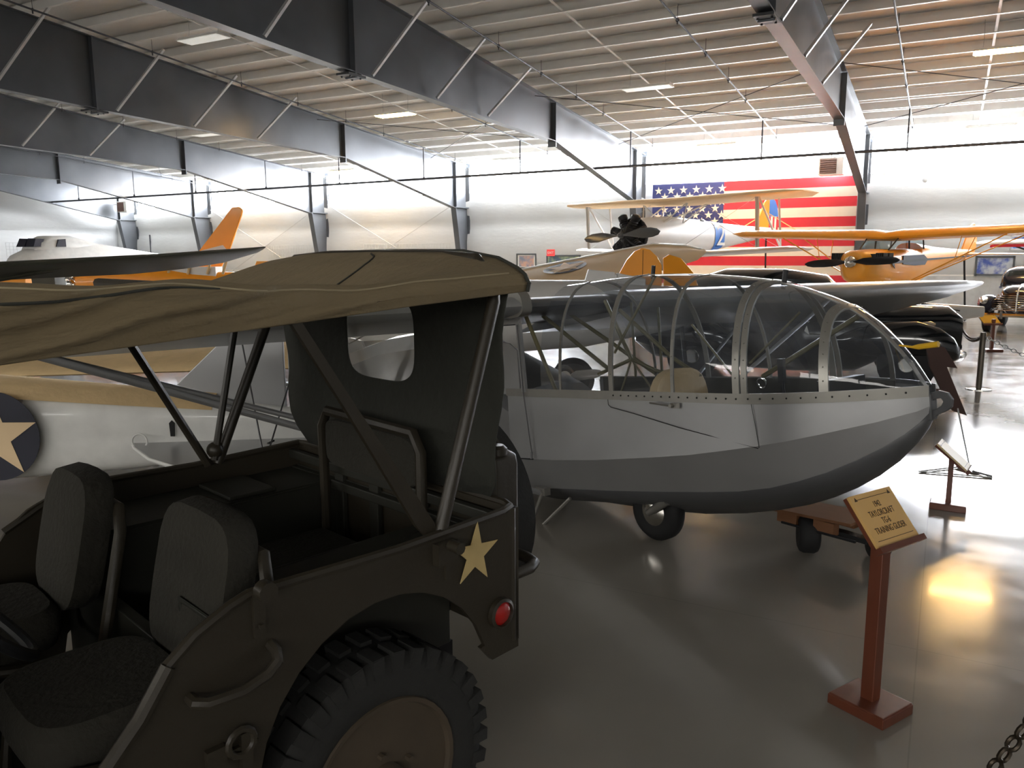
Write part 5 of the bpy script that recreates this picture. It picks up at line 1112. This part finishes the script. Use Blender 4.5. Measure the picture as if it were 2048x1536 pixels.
b.prism([(x, y) for x, y in R], ((0, 0, .36), (1, 0, 0), (0, 1, 0), (0, 0, 1)), .03); b.prism([(x, -y) for x, y in R], ((0, 0, .36), (1, 0, 0), (0, 1, 0), (0, 0, 1)), .03); sb_ = b.build('tailplane', m_silver, st_, smooth=False, bevel=.008)
b = B(); b.tube([(x, y, .375) for x, y in R[:6]], .014, 6); b.build('tailplane_edge', m_white2, sb_)
b = B(); b.lathe([(.33, 0), (.33, .004), (.001, .004)], 40, (0, -.355, .475), (0.0, -1, 0)); rd_ = b.build('roundel', m_navy, st_, smooth=False)
b = B(); b.prism(star(.33), ((0, -.361, .475), (1, 0, 0), (0, 0, 1), (0, -1, 0)), .002); b.build('roundel_star', m_cream, rd_, smooth=False)
for p0, p1 in (((1.70, -.02, 1.22), (2.02, -.62, .40)), ((2.2, -.02, 1.22), (2.05, -.62, .40))):
    b = B(); b.tube([p0, p1], .006, 5); b.build('tail_brace_wire', m_cable, st_)
b = B(); b.torus((1.02, -.30, .42), .055, .008, (0, 1, 0), 20, 6); b.build('lifting_ring', m_white2, st_)
b = B(); b.prism([(1.22, .44), (1.25, .44), (1.255, .54), (1.235, .56), (1.215, .54)], ((0, -.235, 0), (1, 0, 0), (0, 0, 1), (0, 1, 0)), .01); b.build('trim_slot', m_black, st_, smooth=False)
b = B(); b.tube([(1.9, 0, .3), (2.1, 0, .1)], .02, 6); b.lathe([(.03, -.03), (.08, -.03), (.09, 0), (.08, .03), (.03, .03)], 14, (2.1, 0, .09), (0, 1, 0)); b.tube([(1.75, -.1, .28), (2.0, -.3, .42)], .008, 5)
for x in (-2.2,): b.box((x, 0, .06), (.3, .3, .12))
b.build('tail_wheel', m_dark, st_)

# --- beige low wing lying behind the star tail
P_ = V2W(-3.4, 8.3); t = thing('stored_wing', 'dusty tan wing panel on trestles behind the star-marked tail', 'wing', P_, YAW)
b = B(); wing(b, [((-2.6, -.9, .62), (-2.6, .9, .78), .07), ((1.4, -.9, .72), (1.6, .9, .98), .07)]); b.build('wing_panel', m_cush, t, ang=50)
for x in (-2.0, 1.0):
    b = B(); b.box((x, 0, .33), (.08, .9, .66)); b.box((x, 0, .02), (.5, .9, .04)); b.build('trestle', m_wood, t, smooth=False)

# --- olive high wing aircraft at left
P_ = V2W(-10.2, 12.0); ol = thing('olive_aircraft', 'olive drab high wing aircraft whose long wing crosses the left edge', 'aircraft', P_, YAW)
def V(l, f, z): return Vector((l+10.2, f-12.0, z))
b = B(); wing(b, [(V(-10.6, 9.9, 1.60), V(-10.9, 11.5, 1.36), .10), (V(-7.8, 12.0, 1.63), V(-8.6, 13.4, 1.37), .10), (V(-6.2, 14.4, 1.77), V(-7.3, 15.5, 1.42), .09), (V(-5.6, 15.2, 1.84), V(-6.6, 16.2, 1.50), .08), (V(-5.1, 15.95, 1.90), V(-5.9, 16.6, 1.62), .06), (V(-4.92, 16.25, 1.93), V(-5.2, 16.6, 1.82), .03)]); b.build('wing', m_olive, ol, ang=50)
b = B(); b.loft([[V(l+dx*.35, f+dx*.25, z) for dx, z in ((-1, .55), (-1, 1.45), (1, 1.45), (1, .55))] for l, f in ((-11.6, 11.4), (-9.8, 9.6))]); b.build('fuselage', m_olive, ol, bevel=.05)
for f0 in (0, .35):
    b = B(); b.tube([V(-10.6, 11.0+f0, .85), V(-7.4, 13.3+f0, 1.58)], .025, 6); b.build('wing_strut', m_olive, ol)
b = B(); b.tube([V(-10.3, 10.3, .6), V(-10.0, 10.3, .25)], .03, 6); b.lathe([(.1, -.07), (.22, -.08), (.25, 0), (.22, .08), (.1, .07)], 18, V(-10.0, 10.3, .25), (.7, -.7, 0)); b.lathe([(.1, -.07), (.22, -.08), (.25, 0), (.22, .08), (.1, .07)], 18, V(-11.2, 11.6, .25), (.7, -.7, 0)); b.build('landing_gear', m_dark, ol)

# --- orange trainer beyond the olive wing
P_ = V2W(-10.4, 21.0); ot = thing('orange_trainer', 'orange trainer with silver radial engine cylinders beyond the olive wing', 'aircraft', P_, YAW)
b = B(); b.loft([oval(x, z, w_, h, h, 2.6) for x, z, w_, h in ((-.75, 1.05, .40, .40), (-.3, 1.05, .5, .5), (1.0, 1.05, .48, .5), (2.2, 1.0, .36, .36), (3.6, 1.1, .2, .24), (4.3, 1.15, .08, .12))]); b.build('fuselage', m_orange, ot)
b = B()
for k in range(9):
    a = 2*pi*k/9; d = Vector((0, cos(a), sin(a))); b.lathe([(.06, .15), (.07, .22), (.05, .25), (.07, .29), (.05, .32), (.07, .42), (.03, .45)], 8, (-.95, 0, 1.05), d)
b.lathe([(.2, -.9), (.16, -1.1), (.001, -1.15)], 14, (0, 0, 1.05), (1, 0, 0)); b.build('radial_engine', m_chrome, ot)
b = B(); b.box((-1.7, 0, 1.08), (.7, .5, .62)); b.build('engine_cowl', m_olive, ot, smooth=False)
for x in (1.6, 2.1, 2.6, 3.0):
    b = B(); b.tube([(x, -.3, 1.3), (x+.15, -.35, 1.7)], .035, 6); b.build('cabane_strut', m_cush, ot)
b = B(); wing(b, [((-.2, -2.6, 1.72), (1.0, -2.6, 1.72), .02), ((-.4, 0, 1.66), (1.2, 0, 1.66), .1), ((-.2, 2.6, 1.72), (1.0, 2.6, 1.72), .02)]) if 0 else b.box((2.2, 0, 1.36), (1.2, .5, .25)); b.build('cockpit_frame', m_greyp, ot, smooth=False)
b = B(); b.prism([(3.6, 1.2), (3.8, 1.62), (4.4, 1.62), (4.5, 1.2)], ((0, -.03, 0), (1, 0, 0), (0, 0, 1), (0, 1, 0)), .06); b.build('tail_fin', m_orange, ot, smooth=False)
b = B(); b.tube([(0, -.4, .7), (0, -.8, .3)], .05, 6); b.tube([(0, .4, .7), (0, .8, .3)], .05, 6)
for s_ in (-.85, .85): b.lathe([(.12, -.08), (.26, -.1), (.3, 0), (.26, .1), (.12, .08)], 18, (0, s_, .3), (0, 1, 0))
b.tube([(4.0, 0, 1.1), (4.1, 0, .05)], .03, 6); b.build('landing_gear', m_dark, ot)
P_ = V2W(-8.3, 22.0); t = thing('upright_wing_panel', 'orange wing panel standing on end and leaning, above the olive wing', 'wing', P_, YAW)
b = B(); b.prism([(-1.35, 0), (-.42, 0), (.66, 1.9), (1.05, 2.85), (1.08, 2.98), (.98, 3.06), (.80, 3.04), (.68, 2.9), (-.2, 1.85)], ((0, -.04, 0), (1, 0, 0), (0, 0, 1), (0, 1, 0)), .09); b.build('wing_panel', m_orange, t, bevel=.02, smooth=False)
b = B(); b.prism([(-.12, 1.9), (.50, 2.05), (.62, 1.9), (.5, 1.7), (.0, 1.6), (-.25, 1.75)], ((0, -.046, 0), (1, 0, 0), (0, 0, 1), (0, 1, 0)), .005); b.build('grey_patch', m_greyp, t, smooth=False)
P_ = V2W(-12.6, 17.2); t = thing('orange_aircraft', 'orange aircraft fuselage at the left edge below the olive wing', 'aircraft', P_, YAW)
b = B(); b.loft([oval(x, 1.1, w_, .34, .4, 2.6) for x, w_ in ((-1.2, .4), (.6, .4), (1.6, .3), (2.3, .12))]); b.build('fuselage', m_orange, t)
b = B(); b.tube([(0, 0, .8), (0, 0, .2)], .05, 6); b.lathe([(.1, -.08), (.2, -.1), (.24, 0), (.2, .1), (.1, .08)], 16, (0, 0, .24), (0, 1, 0)); b.tube([(2.1, 0, 1.0), (2.1, 0, .05)], .03, 6); b.build('landing_gear', m_dark, t)
# --- white cockpit far behind
P_ = V2W(-16.9, 30.2); t = thing('white_transport_aircraft', 'white twin-windscreen aircraft cockpit far back at left', 'aircraft', P_, YAW+RAD(58))
b = B(); b.loft([oval(x, z, w_, hu, hd, 2.6) for x, z, w_, hu, hd in ((-1.7, 1.45, .35, .22, .35), (-1.5, 1.5, .6, .35, .5), (-.9, 1.6, .85, .52, .7), (-.3, 1.65, .92, .62, .8), (1.2, 1.6, .95, .70, .85), (3.5, 1.5, .7, .45, .6), (5.0, 1.5, .3, .25, .3))][::-1]); b.build('fuselage', m_white2, t)
b = B(); b.loft([oval(x, z, w_, hu, .2, 3.2) for x, z, w_, hu in ((-1.05, 2.0, .45, .1), (-.85, 2.05, .66, .30), (-.5, 2.1, .74, .42), (.3, 2.1, .76, .44), (1.4, 2.0, .6, .25))]); cb_ = b.build('cockpit_roof', m_white2, t)
b = B()
for y0, y1 in ((-.60, -.04), (.04, .60)): b.prism([(y0, 2.12), (y1, 2.12), (y1*.92, 2.42), (y0*.92, 2.40)], ((-2.0, 0, 0), (0, 1, 0), (.4, 0, 1), (1, 0, 0)), .3)
b.prism([(-.45, 2.12), (-.1, 2.12), (-.1, 2.40), (-.35, 2.38)], ((0, -.80, 0), (1, 0, 0), (0, 0, 1), (0, 1, 0)), .1); b.build('windscreen', m_navy, t, smooth=False)
b = B()
for s_ in (-1.3, 1.3): b.tube([(.5, s_*.5, 1.1), (.5, s_, .3)], .06, 6); b.lathe([(.12, -.09), (.27, -.1), (.32, 0), (.27, .1), (.12, .09)], 18, (.5, s_, .32), (0, 1, 0))
b.tube([(4.6, 0, 1.3), (4.7, 0, .05)], .03, 6); b.build('landing_gear', m_dark, t)
